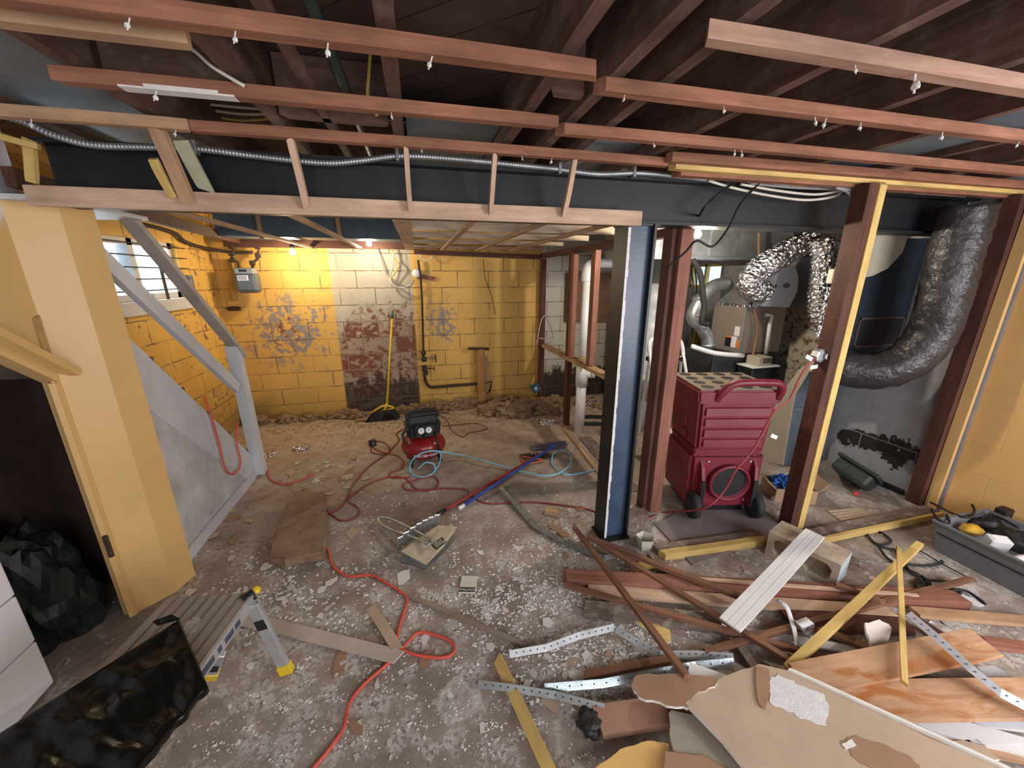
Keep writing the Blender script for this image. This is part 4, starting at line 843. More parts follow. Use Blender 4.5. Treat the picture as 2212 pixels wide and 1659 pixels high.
b = B(); b.tube(smooth_pts([(-.16, -.01, .96), (-.14, -.035, 1.02), (-.09, -.05, 1.085), (0, -.05, 1.10), (.14, -.05, 1.10), (.22, -.05, 1.09), (.255, -.035, 1.04), (.255, -.01, .97)], 5), .026, 14).obj('handle', MAROON, dh, smooth=True, world=False)
B().box((-.272, -.01, 1.028), (.272, .45, 1.038)).obj('top_deck', plain('tan_deck', (.18, .14, .105), .7, var=.15), dh, world=False)
for i in range(4):
    for j in range(4): B().lathe([(.042, 0), (.042, .0025), (0, .0025)], Matrix.Translation((-.2 + .133 * i, .05 + j * .115, 1.0375)), 20).obj('deck_hole', INK, dh, world=False)
B().lathe([(.125, 0), (.15, 0), (.152, .025), (.142, .04), (.13, .035), (.125, 0)], Matrix.Translation((.02, -.002, .29)) @ Matrix.Rotation(R(90), 4, 'X'), 40).obj('outlet_ring', MAROON, dh, smooth=True, world=False)
B().lathe([(.128, 0), (.128, .012), (0, .012)], Matrix.Translation((.02, -.0, .29)) @ Matrix.Rotation(R(90), 4, 'X'), 40).obj('outlet_screen', INK, dh, world=False)
b = B()
for k in range(9): z = .19 + k * .024; hw = math.sqrt(max(0, .122 ** 2 - (z - .29) ** 2)); b.box((.02 - hw, -.016, z), (.02 + hw, -.011, z + .006))
b.obj('outlet_grille', FCASE, dh, world=False)
for sx_ in (-1, 1):
    B().prism([(sx_ * .18, .02, .47), (sx_ * .18, -.035, .40), (sx_ * .175, -.06, .30), (sx_ * .17, -.06, .1), (sx_ * .17, .02, .08)], (sx_ * .022, 0, 0)).obj('wheel_fin', MAROON, dh, world=False)
    B().box((sx_ * .171, -.066, .12), (sx_ * .2, -.058, .33)).obj('fin_edge', BLACKP, dh, world=False)
    wh_ = B().lathe([(.03, -.028), (.08, -.03), (.098, -.02), (.1, 0), (.098, .02), (.08, .03), (.03, .028)], Matrix.Translation((sx_ * .225, -.03, .1)) @ Matrix.Rotation(R(90), 4, 'Y'), 32).obj('wheel', RUBBER, dh, smooth=True, world=False)
    B().lathe([(0, -.031), (.035, -.03), (.035, .03), (0, .031)], Matrix.Translation((sx_ * .225, -.03, .1)) @ Matrix.Rotation(R(90), 4, 'Y'), 20).obj('hub', FCASE, wh_, world=False)
    for z in (.46, .13): B().lump((sx_ * .15 + .01, -.003, z), (.01, .006, .01), 1, 0, 2).obj('bolt', GALV, dh, world=False)
B().box((-.2, .05, 0), (.2, .38, .07)).obj('rear_foot', BLACKP, dh, world=False)
for o in dh.children_recursive:
    if not o.name.startswith(('wheel', 'hub')): o.data.transform(ZS)
sk = thing('wood_stake', 'light wood hammer handle lying on the dehumidifier top', 'hammer', (2.05, 2.3, 1.06))
A = AY(1550, 822, 2.28); M, L = frame(A, AY(1600, 826, 2.26))
stick('handle', None, None, A + Vector((0, 0, 0)), AY(1600, 833, 2.26), .03, .025, TAN, parent=sk)
stick('board', None, None, AY(1600, 836, 2.32), AY(1675, 842, 2.30), .05, .02, TAN, parent=sk)
# ---------------- compressor
PC = FL(918, 1005); PC.y += .12
cx_, cy_ = PC.x + .0, PC.y
cmz = thing('air_compressor', 'red pancake air compressor with a black top on the floor', 'air compressor', (cx_, cy_, 0), R(8))
B().lathe([(0, .055), (.10, .06), (.165, .08), (.195, .12), (.205, .165), (.195, .21), (.165, .25), (.10, .275), (0, .28)], None, 48).obj('tank', REDP, cmz, smooth=True, world=False)
B().lathe([(.198, .15), (.208, .152), (.208, .178), (.198, .18)], None, 48).obj('tank_weld', REDP, cmz, smooth=True, world=False)
taper(B(), .255, .42, .145, .165, .12, .12, -.10, -.11, .03).obj('motor_shroud', BLACKP, cmz, world=False)
taper(B(), .40, .485, .15, .125, .10, .08, -.09, -.05, .02).obj('top_shroud', BLACKP, cmz, world=False)
b = B()
for k in range(4): b.box((-.12, -.07 + k * .04, .478), (.12, -.055 + k * .04, .495), bev=.004)
b.obj('shroud_rib', FCASE, cmz, world=False)
b = B().tube(smooth_pts([(-.14, -.06, .45), (-.13, -.05, .51), (0, -.04, .525), (.13, -.05, .51), (.14, -.06, .45)], 4), .014, 10); b.obj('carry_handle', BLACKP, cmz, smooth=True, world=False)
taper(B(), .295, .40, .075, .09, -.08, -.09, -.155, -.15, .012).obj('gauge_panel', FCASE, cmz, world=False)
for sx_ in (-1, 1):
    gg = B().lathe([(.03, 0), (.031, .012), (.025, .014), (0, .014)], Matrix.Translation((sx_ * .034, -.150, .365)) @ Matrix.Rotation(R(80), 4, 'X'), 24).obj('gauge', GAUGE, cmz, world=False)
    B().lathe([(.029, 0), (.034, 0), (.034, .014), (.029, .015), (.029, 0)], Matrix.Translation((sx_ * .034, -.151, .365)) @ Matrix.Rotation(R(80), 4, 'X'), 24).obj('bezel', BLACKP, gg, world=False)
    B().box((sx_ * .034 - .002, -.1665, .362), (sx_ * .034 + .001, -.1655, .385)).obj('needle', INK, gg, world=False)
B().lathe([(.02, 0), (.022, .03), (.0, .032)], Matrix.Translation((0, -.15, .315)) @ Matrix.Rotation(R(90), 4, 'X'), 12).obj('regulator_knob', BLACKP, cmz, smooth=True, world=False)
B().tube(smooth_pts([(.09, -.13, .33), (.10, -.2, .25), (.11, -.2, .15), (.11, -.16, .08)], 5), .01, 8).obj('drain_strap', BLACKP, cmz, smooth=True, world=False)
B().tube(smooth_pts([(-.13, -.08, .38), (-.19, -.1, .34), (-.18, -.11, .26), (-.16, -.1, .24)], 5), .012, 8).obj('side_hose', RUBBER, cmz, smooth=True, world=False)
for a in (35, 145, 215, 325): B().tube([(.15 * math.cos(R(a)), .15 * math.sin(R(a)), .1), (.17 * math.cos(R(a)), .17 * math.sin(R(a)), 0)], .017, 10).obj('foot', RUBBER, cmz, world=False)
def wrap(v, rad=.2085, zc=.132):
    a = v.x / rad; zz = v.y; r_ = .199 - max(0, .12 - (zc + zz)) * .55 + v.z
    return Vector((math.sin(a) * r_, -math.cos(a) * r_, zc + zz))
B().text('PORTER+CABLE', .036, lambda v: wrap(v), .0025).obj('tank_lettering', LBL, cmz, world=False)

# ================================================================ MID FLOOR
def fcable(name, lb, q, r, m, z=None, k=6):
    pts = [FL(x, y, (z if z else r) + .001) for x, y in q]; return cable(name, lb, 'cord' if 'hose' not in name else 'hose', pts, r, m, k)
c2 = lambda q: crop(q, 400, 1200, .3797)
fcable('extension_cord', 'orange-red extension cord snaking across the near floor with a loop', crop([(425, 860), (470, 915), (490, 990), (535, 1040), (600, 1065), (680, 1058), (740, 1062)], 540, 860, .3617) + c2([(1100, 130), (1200, 190), (1262, 245), (1242, 330), (1212, 430), (1212, 500), (1260, 548), (1370, 575), (1480, 578), (1530, 545), (1510, 490), (1420, 452), (1325, 440), (1232, 530), (1140, 625), (1010, 740), (930, 850), (900, 980), (820, 1100), (720, 1220), (640, 1320)]), .0075, REDC)
c1 = lambda q: crop(q, 540, 860, .3617)
fcable('extension_cord', 'dark red extension cord lying in loops around the compressor and over the batt', c1([(945, 172), (875, 210), (890, 250), (850, 300), (800, 345), (720, 400), (660, 460), (610, 530), (575, 600), (530, 660), (450, 690), (330, 730), (230, 738), (200, 715), (250, 655), (350, 630), (430, 640), (480, 690), (540, 730), (600, 725), (650, 690), (640, 650), (590, 620), (600, 590), (680, 530), (760, 490), (850, 470), (930, 480), (990, 540), (1080, 550), (1125, 510), (1100, 470), (1020, 480), (920, 510), (930, 545), (1010, 550), (1150, 540), (1280, 545), (1310, 575), (1370, 615), (1440, 632), (1560, 625), (1700, 622), (1870, 640), (2000, 660), (2080, 685)]), .006, DREDC)
fcable('extension_cord', 'red cord loop with a black plug left of the compressor', c1([(735, 275), (722, 300), (730, 325), (780, 335), (825, 330), (832, 300), (810, 270), (765, 258), (740, 268)]) + c1([(742, 300), (800, 325), (880, 345), (915, 378), (905, 420), (850, 440), (830, 465), (870, 478), (960, 470)]), .006, DREDC)
fcable('extension_cord', 'dark red cord curling on the floor right of the compressor', c1([(1120, 105), (1160, 115), (1185, 150), (1205, 195), (1270, 232), (1310, 207), (1395, 192), (1412, 172), (1335, 150), (1240, 160), (1150, 165)]), .005, DREDC)
fcable('extension_cord', 'orange cord on the floor by the foot of the stair newel', [(548, 955), (570, 985), (576, 1015), (585, 1036), (610, 1046), (640, 1040), (680, 1024)], .006, REDC)
p = FL(805, 962); M = Matrix.Translation(p + Vector((0, 0, .03))) @ Matrix.Rotation(R(30), 4, 'Z')
pl = thing('cord_plug', 'black three-way plug on the floor left of the compressor', 'plug', p)
B().box((-.035, -.025, -.03), (.035, .025, .03), M, bev=.01).obj('plug_body', BLACKP, pl)
B().lathe([(.014, 0), (.016, .006), (0, .006)], M @ Matrix.Translation((0, -.025, 0)) @ Matrix.Rotation(R(90), 4, 'X'), 14).obj('socket_face', GREYPL, pl)
cA = lambda q: crop(q, 800, 860, .1989)
hz = cA([(520, 770), (600, 700), (690, 720), (690, 790), (600, 855), (500, 850), (430, 790), (440, 700), (500, 630), (600, 585), (700, 575), (760, 600), (762, 660), (735, 740), (660, 830), (580, 855), (470, 840), (430, 760), (450, 680), (530, 610), (620, 580), (700, 572), (820, 590), (1000, 620), (1200, 670), (1400, 730), (1600, 785), (1750, 820), (1900, 842), (2050, 815), (2150, 740), (2185, 660), (2150, 590), (2080, 565), (2000, 590), (1970, 660), (1990, 740), (2060, 800), (2150, 830), (2300, 810), (2560, 745)])
pts = []
for i, (x, y) in enumerate(hz):
    z = .012 + (.05 if 8 <= i <= 12 or 18 <= i <= 24 else .02 if 24 < i < 36 else .01 * (i % 3)); fz = FL(x, y, .01); pts.append(AY(x, y, min(PC.y - .235, fz.y)) if x < 965 else FL(x, y, z))
tag(B().tube(smooth_pts(pts, 6), .0065, 8).obj('air_hose', BLUEH, smooth=True), 'light blue air hose looping past the compressor toward the column', 'hose')
# brooms / lobby pan lying on the floor
rb = thing('push_broom_pole', 'long red pole with a black tip lying on the floor', 'pole', FL(1050, 1050))
A, C = FL(945, 1111, .013), FL(1190, 968, .05)
B().tube([A, C], .0125, 14).obj('shaft', plain('red_pole', (.33, .03, .03), .35, .2, var=.1), rb, smooth=True)
B().tube([A - (C - A).normalized() * .005, A + (C - A).normalized() * .075], .0145, 14).obj('tip', BLACKP, rb, smooth=True)
bb = thing('blue_dustpan', 'blue-handled upright dustpan lying behind the red pole', 'dustpan', FL(1150, 985))
A, C = FL(992, 1098, .014), AY(1192, 966, 3.22)
B().tube([A, C], .013, 14).obj('shaft', BLUEP, bb, smooth=True)
B().tube([A - (C - A).normalized() * .005, A + (C - A).normalized() * .05], .015, 14).obj('end_cap', WBOX, bb, smooth=True)
q = [AY(x, y, Y) for x, y, Y in [(1145, 967, 3.42), (1222, 954, 3.42), (1227, 972, 3.36), (1150, 986, 3.36)]]
for v_ in q: v_.z = max(v_.z, .02)
B().prism(q, (0, .01, .008)).obj('pan', SMOKE, bb)
p = AY(1192, 964, 3.3); B().box(p - Vector((.025, .03, .02)), p + Vector((.025, .03, .025)), bev=.008).obj('hinge', BLUEP, bb)
kb = thing('hand_brush', 'black-bristled hand brush with a red grip beside the blue dustpan', 'brush', FL(1165, 990))
b = B(); rr = random.Random(5); A, C = FL(1128, 985, .035), FL(1200, 985, .035)
for k in range(220):
    o_ = A.lerp(C, rr.random()) + Vector((rr.uniform(-.01, .01), rr.uniform(-.02, .03), 0)); b.tube([o_, Vector((o_.x + rr.uniform(-.02, .02), o_.y + rr.uniform(0, .08), .003 + rr.random() * .04))], .003, 4)
tag(b.obj('bristles', BLACKP, kb), kind='stuff')
B().tube(smooth_pts([FL(1126, 992, .02), FL(1140, 1000, .02), FL(1165, 997, .02), FL(1172, 993, .022), FL(1150, 990, .03), FL(1128, 986, .03)], 5), .009, 10).obj('grip', plain('orange_red_grip', (.45, .09, .06), .5), kb, smooth=True)
# big metal dustpan
mdp = thing('metal_dustpan', 'old metal dustpan with a ribbed fan back and loop handle', 'dustpan', FL(910, 1190))
zt_ = .10
P = [FL(863, 1188, .09), FL(946, 1128, .10), FL(988, 1140, .09), FL(945, 1215, .03), FL(922, 1222, .02)]
deck = [FL(866, 1192, .085), FL(945, 1136, .095), FL(988, 1138, .08), FL(958, 1182, .05), FL(920, 1221, .035)]
B().prism(deck, (0, 0, .004)).obj('cover_plate', plain('dirty_cream_metal', (.50, .43, .31), .5, .2, var=.2, scale=14), mdp)
B().prism([Vector((v_.x, v_.y, .004)) for v_ in deck], (0, 0, .004)).prism([deck[0], deck[4], Vector((deck[4].x, deck[4].y, .004)), Vector((deck[0].x, deck[0].y, .004))], (0, .003, 0)).obj('pan_bottom', GALVD, mdp)
a0, a1 = FL(863, 1192, .02), FL(955, 1135, .02); b = B()
def fan(u, w_):
    base = a0.lerp(a1, u); n_ = Vector((-.55, .35, 0)).normalized() * (.03 * math.sin(math.pi * u) + .012)
    cor = .006 * math.cos(u * 44); return base + n_ * (1 - w_) + Vector((0, 0, .005 + w_ * (.10 + .02 * math.sin(math.pi * u)))) + n_.normalized() * cor
b.grid(fan, 96, 5); fo = b.obj('fan_back', plain('bright_tin', (.62, .63, .64), .28, .85, var=.1), mdp, smooth=True); sm = fo.modifiers.new('t', 'SOLIDIFY'); sm.thickness = .002
hp_ = [FL(x, y, z) for x, y, z in [(928, 1178, .11), (890, 1160, .10), (850, 1147, .07), (826, 1135, .05), (816, 1123, .045), (824, 1118, .05), (845, 1122, .065), (880, 1138, .09), (918, 1158, .12), (935, 1168, .12)]]
B().tube(smooth_pts(hp_, 5), .009, 10).obj('loop_handle', GALV, mdp, smooth=True)
A = FL(932, 1172, .10); B().box(A + Vector((-.06, -.008, -.0)), A + Vector((.03, .008, .01)), Matrix.Identity(4)).obj('handle_bracket', GALV, mdp)
M, L = frame(FL(925, 1186, .0795), FL(945, 1172, .0805)); dn = (deck[1] - deck[0]).cross(deck[3] - deck[0]).normalized()
if dn.z < 0: dn = -dn
lc = (deck[0] + deck[1] + deck[3] + deck[4] + deck[2]) / 5; xd = (deck[1] - deck[0]).normalized()
M = Matrix.Translation(lc + dn * .0055 + Vector((.035, -.012, .0)) - dn * Vector((.035, -.012, 0)).dot(dn)) @ Matrix((((xd.x, dn.cross(xd).x, dn.x, 0), (xd.y, dn.cross(xd).y, dn.y, 0), (xd.z, dn.cross(xd).z, dn.z, 0), (0, 0, 0, 1))))
pl_ = B().box((-.045, -.024, -.001), (.045, .024, .0008), M).obj('label', INK, mdp)
b = B()
for k in range(4): b.box((-.036, .012 - k * .009, .0008), (.036 - .008 * (k % 2), .016 - k * .009, .0014), M)
b.obj('label_print', BEIGE, pl_)
# insulation batt
q = [(640, 1062), (700, 1058), (706, 1120), (700, 1190), (655, 1196), (610, 1208), (578, 1200), (590, 1150), (612, 1105), (622, 1075)]
b = B(); top = [FL(x, y, .07) for x, y in q]
b.prism([Vector((v_.x, v_.y, .004)) for v_ in top], (0, 0, .062))
bmesh.ops.bevel(b.bm, geom=[e for e in b.bm.edges if all(v_.co.z > .05 for v_ in e.verts)], offset=.012, segments=2, affect='EDGES')
bmesh.ops.triangulate(b.bm, faces=b.bm.faces); bmesh.ops.subdivide_edges(b.bm, edges=b.bm.edges, cuts=4, use_grid_fill=True)
for v_ in b.bm.verts:
    if v_.co.z > .01: v_.co += Vector((noise.noise(v_.co * 9), noise.noise(v_.co * 9 + Vector((5, 5, 5))), .7 * noise.noise(v_.co * 6 + Vector((2, 0, 0))))) * .026
tag(b.obj('insulation_batt', BATT, smooth=False), 'flat brown insulation batt lying under the red cord loops', 'insulation')
# packet with CONTRACTOR print
pk = thing('paper_packet', 'small white packet with a black printed band on the plaster-strewn floor', 'packet', FL(1007, 1265))
A, C = FL(990, 1283), FL(1026, 1284); M, L = frame(A, C)
hgt = .125
B().box((0, 0, .002), (L, hgt, .012), M, bev=.002).obj('paper', plain('cream_paper', (.6, .57, .5), .7, var=.06), pk)
bd_ = B().box((.002, .004, .012), (L - .002, .036, .013), M).obj('printed_band', INK, pk)
B().text('CONTRAC', .024, M @ Matrix.Translation((L / 2, .02, .0132)) @ Matrix.Rotation(math.pi, 4, 'Z'), .0004).obj('lettering', LBL, bd_)
# cracked cup
p = FL(1392, 1183); cu_ = B().lathe([(.042, 0), (.062, .085), (.06, .085), (.04, .004), (0, .004)], Matrix.Translation(p), 5)
tag(cu_.obj('broken_cup', plain('dirty_white_plastic', (.58, .55, .48), .5, var=.12)), 'cracked white plastic cup behind the sill plate near the column', 'cup')
# ================================================================ LEFT FOREGROUND: work platform, black plastic, door plank
pf = thing('work_platform', 'folding aluminium work platform with a ribbed deck and yellow feet', 'work platform', FL(480, 1350, 0))
zt_ = .42
a, b_, c_, d_ = FL(368, 1285, zt_), FL(547, 1279, zt_), FL(424, 1448, zt_), FL(200, 1470, zt_)
ex = (c_ - b_).normalized(); fxd = (a - b_); wid = fxd.length
d_ = a + ex * 1.0; c_ = b_ + ex * 1.0
M, L = frame(b_, c_); wy = abs((M.inverted() @ a).y); sgn = 1 if (M.inverted() @ a).y > 0 else -1
ya, yb = sorted((0, sgn * wy))
B().box((0, ya, -.02), (L, yb, 0), M, bev=.004).obj('deck', DECKP, pf)
b = B()
for k in range(1, 8): yy = ya + (yb - ya) * k / 8; b.box((.005, yy - .0035, -.001), (L - .005, yy + .0035, .002), M)
b.obj('deck_groove', plain('dark_groove', (.16, .135, .125), .6), pf)
yr = 0.0
rl = B().box((0, -sgn * .012 if sgn > 0 else -.003, -.05), (L, .003 if sgn > 0 else .012, .004), M, bev=.002).obj('side_rail', ALU, pf)
yo = -sgn * .0125
b = B()
for k, (u, l_) in enumerate([(.12, .03), (.16, .05), (.23, .02), (.27, .06), (.36, .03), (.41, .04), (.48, .03)]): B().box((u, yo - .0006, -.036), (u + l_, yo + .0006, -.012), M).obj('rail_label', plain('blue_black_print', (.06, .07, .12), .5), rl)
B().box((.55, yo - .0006, -.04), (.62, yo + .0006, -.008), M).obj('white_sticker', LBL, rl)
def pleg(A, C, nm='leg'):
    M2, L2 = frame(A, C, (0, 1, .3)); lg = B().box((0, -.025, -.012), (L2 - .03, .025, .012), M2, bev=.004).obj(nm, ALU, pf)
    B().box((L2 - .05, -.028, -.016), (L2, .028, .016), M2, bev=.004).obj('yellow_foot', YELP, lg)
    B().box((.08, -.02, -.014), (.13, .02, -.0115), M2).box((.08, -.02, .0115), (.13, .02, .014), M2).obj('warning_label', INK, lg)
pleg(FL(545, 1305, zt_ - .03), FL(621, 1452, .0)); pleg(FL(400, 1292, zt_ - .03), FL(345, 1330, .0))
pleg(c_ + Vector((0, .03, -.03)), Vector((c_.x + .05, c_.y + .04, 0)))
pleg(FL(470, 1412, zt_ - .04), FL(452, 1462, .2), 'folded_leg')
B().tube([b_ + Vector((.0, 0, -.01)), b_ + Vector((.0, 0, -.01)) + Vector((-.03, -.03, -.005))], .025, 12).obj('hinge_cap', BLACKP, pf)
B().lump(b_ + Vector((.005, .012, -.003)), (.02, .02, .016), 1, 0, 2).obj('yellow_corner', YELP, pf)
# black plastic bag draped over the near end
A, Bp, Cp, Dp = FL(388, 1338, .50), FL(447, 1478, .455), FL(250, 1720, .45), FL(-90, 1640, .50)
def bagf(u, w_):
    p = A.lerp(Dp, u).lerp(Bp.lerp(Cp, u), w_); p = p.copy()
    n_ = noise.noise(Vector((u * 5, w_ * 3.2, 1))) * .022 + noise.noise(Vector((u * 11, w_ * 7, 4))) * .010
    e = min(u, 1 - u, w_, 1 - w_) * 8; p.z += n_ * min(1, e) ; return p
b = B(); b.grid(bagf, 60, 36)
o = b.obj('plastic_bag', BAG, smooth=True); m = o.modifiers.new('t', 'SOLIDIFY'); m.thickness = .03; m.offset = -1
tag(o, 'glossy black plastic bag draped over the near end of the work platform', 'plastic bag')
b = B(); q_ = [FL(388, 1338, .50), FL(340, 1352, .50), FL(330, 1345, .50), FL(370, 1330, .52)]; b.prism(q_, (0, 0, .006))
tag(b.obj('plastic_flap', BAG), 'torn black flap at the tip of the draped plastic bag', 'plastic scrap')
p = FL(412, 1352, .43); tag(B().lump(p, (.025, .03, .02), 8, .5, 3).obj('clear_wrap', CLEAR), 'scrap of clear plastic between deck and black bag', 'plastic scrap')
stick('lath', 'dusty pale lath plank on the floor behind the platform leg', 'lath', FL(530, 1338, .008), FL(862, 1420, .012), .066, .01, plain('dusty_lath', (.47, .41, .35), .9, var=.2, scale=6))
stick('lath', 'short pinkish lath beside the orange cord', 'lath', FL(800, 1312, .01), FL(858, 1402, .015), .05, .01, PAPER)
stick('dowel', 'slim grey wooden pole lying in the plaster chips', 'pole', FL(888, 1290, .012), FL(1138, 1396, .012), .022, .022, plain('grey_pole', (.28, .22, .17), .8, var=.2), bev=.006)
# ================================================================ RIGHT FOREGROUND: concrete block, scrap lumber, gypsum boards
cm = thing('concrete_block', 'hollow concrete block lying behind the scrap lumber pile', 'concrete block', FL(1760, 1230))
f1, f2, f3 = FL(1640, 1193), FL(1768, 1262), FL(1832, 1262)
M, L = frame(Vector((f1.x + .02, f1.y - .02, 0)), Vector((f2.x + .02, f2.y, 0)))
sy = 1 if (M.inverted() @ f3).y > 0 else -1
Lb, Wb, Hb = .36, .19, .17
y0_, y1_ = (0, Wb) if sy > 0 else (-Wb, 0)
b = B(); t_ = .032; b.box((0, y0_, Hb - t_), (Lb, y1_, Hb), M).box((0, y0_, 0), (Lb, y1_, t_), M)
for xx in (0, Lb / 2 - t_ / 2, Lb - t_): b.box((xx, y0_, t_), (xx + t_, y1_, Hb - t_), M)
for xx in (t_, Lb / 2 + t_ / 2):
    for zz, s1 in ((t_, 1), (Hb - t_, -1)):
        for xa, s2 in ((xx, 1), (xx + Lb / 2 - 1.5 * t_, -1)):
            ps = [(xa, y0_, zz), (xa + s2 * .025, y0_, zz), (xa, y0_, zz + s1 * .025)]; b.prism([M @ Vector(p_) for p_ in ps], M.to_3x3() @ Vector((0, y1_ - y0_, 0)))
b.obj('block_body', CONC, cm)
yb_ = y1_ - .0 if sy > 0 else y0_
B().box((Lb - .001, y0_ + .004, .004), (Lb + .0015, y1_ - .004, Hb - .004), M).obj('painted_end', plain('pale_blue_paint', (.42, .52, .56), .75, var=.15), cm)
def ps(lb, a, c, za, zc, w, t, m, name='scrap_lumber', cat='wood scrap', group=None, **k): return stick(name, lb, cat, FL(*a, za), FL(*c, zc), w, t, m, group, **k)
ps('thick red-brown timber at the back of the lumber pile', (1222, 1248), (2075, 1297), .03, .03, .085, .055, STUDR)
ps('long pale board in front of the thick red-brown timber', (1270, 1275), (1925, 1322), .025, .025, .07, .022, PALE)
ps('dark weathered board with a yellow edge, lowest in the pile', (1262, 1316), (1555, 1348), .02, .02, .09, .035, GREYW)
ps('yellow painted edge strip along the dark weathered board', (1262, 1330), (1558, 1362), .012, .012, .02, .02, YELW)
ps('thin white trim strip running under the brown sticks', (1345, 1322), (1865, 1408), .012, .012, .045, .01, WHITEP)
ps('long thin brown stick leaning from the column foot down to the gypsum sheet', (1240, 1138), (1484, 1462), .07, .16, .028, .024, BROWN)
ps('long brown stick from the column foot to under the white trim board', (1270, 1160), (1605, 1292), .06, .09, .03, .026, BROWN)
ps('long brown stick with a pale edge crossing under the white trim board', (1292, 1172), (1715, 1432), .05, .07, .03, .02, BROWN)
ps('thin brown stick lying along the front of the pale board', (1220, 1264), (1722, 1404), .05, .05, .026, .022, BROWN)
ps('brown stick rising to the right toward the grey tote', (1522, 1408), (2098, 1250), .04, .06, .028, .022, BROWN)
ps('thick yellow stick slanting up across the lumber pile', (1700, 1446), (1986, 1175), .075, .14, .036, .028, YELW)
ps('slim yellow stick standing across the rust-stained boards', (1941, 1184), (1953, 1476), .175, .145, .02, .016, YELW)
ps('pale thin stick resting on the thick red-brown timber', (1509, 1250), (1982, 1286), .065, .065, .018, .012, PALE)
ps('short brown splinter crossing the thick yellow stick', (1804, 1262), (1908, 1302), .09, .07, .03, .018, BROWN)
ps('long pale board at the right edge of the lumber pile', (1975, 1322), (2260, 1346), .03, .03, .06, .02, TAN)
ps('red-brown board piece at the far right edge', (2130, 1388), (2300, 1412), .02, .02, .06, .02, STUDR)
ps('red-brown board under the white trim scraps near the yellow stick', (1752, 1350), (1905, 1412), .03, .03, .04, .02, BROWN)
ps('brown stick below the slanting yellow stick', (1660, 1388), (1815, 1430), .03, .03, .03, .018, BROWN)
ps('brown stick in front of the bent corner bead', (1262, 1460), (1460, 1422), .02, .03, .034, .026, BROWN)
ps('rust-stained board lying diagonally on top of the pile', (1726, 1468), (2128, 1388), .10, .13, .13, .018, RUSTB)
ps('wide rust-stained board at the lower right edge', (1800, 1516), (2330, 1508), .10, .08, .15, .02, RUSTB)
ps('yellow painted lath at the bottom of the picture', (1076, 1424), (1200, 1690), .02, .03, .045, .025, YELW, up=(-.5, .2, .8))
ps('short wood stub across the broken sill plate', (1400, 1196), (1445, 1242), .05, .02, .035, .03, GREYW)
ps('broken yellow end of the sill plate', (1365, 1228), (1425, 1216), .02, .02, .05, .02, YELW)
ps('orange-brown wood block near the column foot', (1178, 1102), (1205, 1108), .025, .025, .05, .04, TAN)
ps('tan board scrap left of the column foot', (1190, 1135), (1222, 1158), .01, .01, .05, .01, PAPER2)
ps('long board along the bottom right corner under white scraps', (1950, 1580), (2260, 1640), .03, .03, .06, .02, TAN)
ps('dark board beneath the rust-stained boards', (1900, 1420), (2200, 1500), .03, .03, .08, .025, GREYW)
ps('dark lath in the shade behind the gypsum sheet', (1600, 1400), (1650, 1470), .02, .02, .04, .02, GREYW)
ps('dark red board in the middle of the pile under the yellow sticks', (1700, 1340), (1960, 1350), .02, .02, .11, .025, STUDD)
ps('brown board end under the slim yellow stick', (1960, 1325), (2060, 1390), .05, .03, .035, .025, STUDD)
wt = ps('white grooved trim board leaning on the concrete block', (1576, 1350), (1760, 1152), .10, .215, .10, .012, WHITEP, name='trim_board', cat='trim board')
me = wt.data
for dy in (-.02, .012): B().box((.004, dy - .0015, .0055), (frame(FL(1576, 1350, .10), FL(1760, 1152, .215))[1] - .004, dy + .0015, .0068), wt.matrix_world).obj('groove', GREYP, wt)
# metal corner beads: thin bent L sections
def bead(lb, q, w, m=GALV, h=.02):
    pts = [FL(x, y, z) for x, y, z in q]; b = B(); rr_ = []
    for i, p in enumerate(pts):
        t = (pts[min(i + 1, len(pts) - 1)] - pts[max(i - 1, 0)]).normalized(); s_ = t.cross(Vector((0, 0, 1))).normalized()
        rr_.append((p + s_ * w, p + Vector((0, 0, h)), p - s_ * w * .9 + Vector((0, 0, -.004))))
    vv = [[b.bm.verts.new(x) for x in r_] for r_ in rr_]
    for a_, c__ in zip(vv, vv[1:]):
        for k in range(2): b.bm.faces.new((a_[k], a_[k + 1], c__[k + 1], c__[k]))
    o = b.obj('corner_bead', m); s_ = o.modifiers.new('t', 'SOLIDIFY'); s_.thickness = .0015; tag(o, lb, 'corner bead')
    b = B(); pr = resample(pts, 16); 
    for i, p in enumerate(pr[1:-1]):
        t = (pr[i + 2] - pr[i]).normalized(); s_ = t.cross(Vector((0, 0, 1))).normalized(); e = p + s_ * w * .55 + Vector((0, 0, h * .45 + .0025)); e2 = e + Vector((0, 0, .0015)); b.tube([e, e2], .0032, 8)
    b.obj('nail_hole', INK, o); return o
bead('straight corner bead with torn white plaster left of the pile', [(1100, 1412, .03), (1180, 1398, .035), (1250, 1372, .05), (1325, 1354, .06)], .022)
bead('bent corner bead with bare gypsum right of the plaster-covered one', [(1331, 1360, .06), (1380, 1388, .04), (1425, 1412, .03), (1500, 1412, .03), (1582, 1418, .03)], .02, GALVD)
bead('shiny bluish corner bead in front of the brown stick', [(1176, 1484, .02), (1300, 1474, .03), (1400, 1455, .05), (1500, 1436, .06), (1582, 1428, .07)], .024, plain('shiny_blue_steel', (.5, .6, .66), .22, .9, var=.2, scale=14))
bead('long dull corner bead beside the yellow lath at the bottom', [(1034, 1476, .02), (1100, 1484, .03), (1200, 1500, .035), (1306, 1528, .05)], .02, GALVD)
bead('bent galvanised strip running from the floor to the column foot', [(1084, 1052, .05), (1119, 1091, .03), (1158, 1136, .02), (1209, 1164, .03), (1303, 1204, .03)], .028, GALVD, .012)
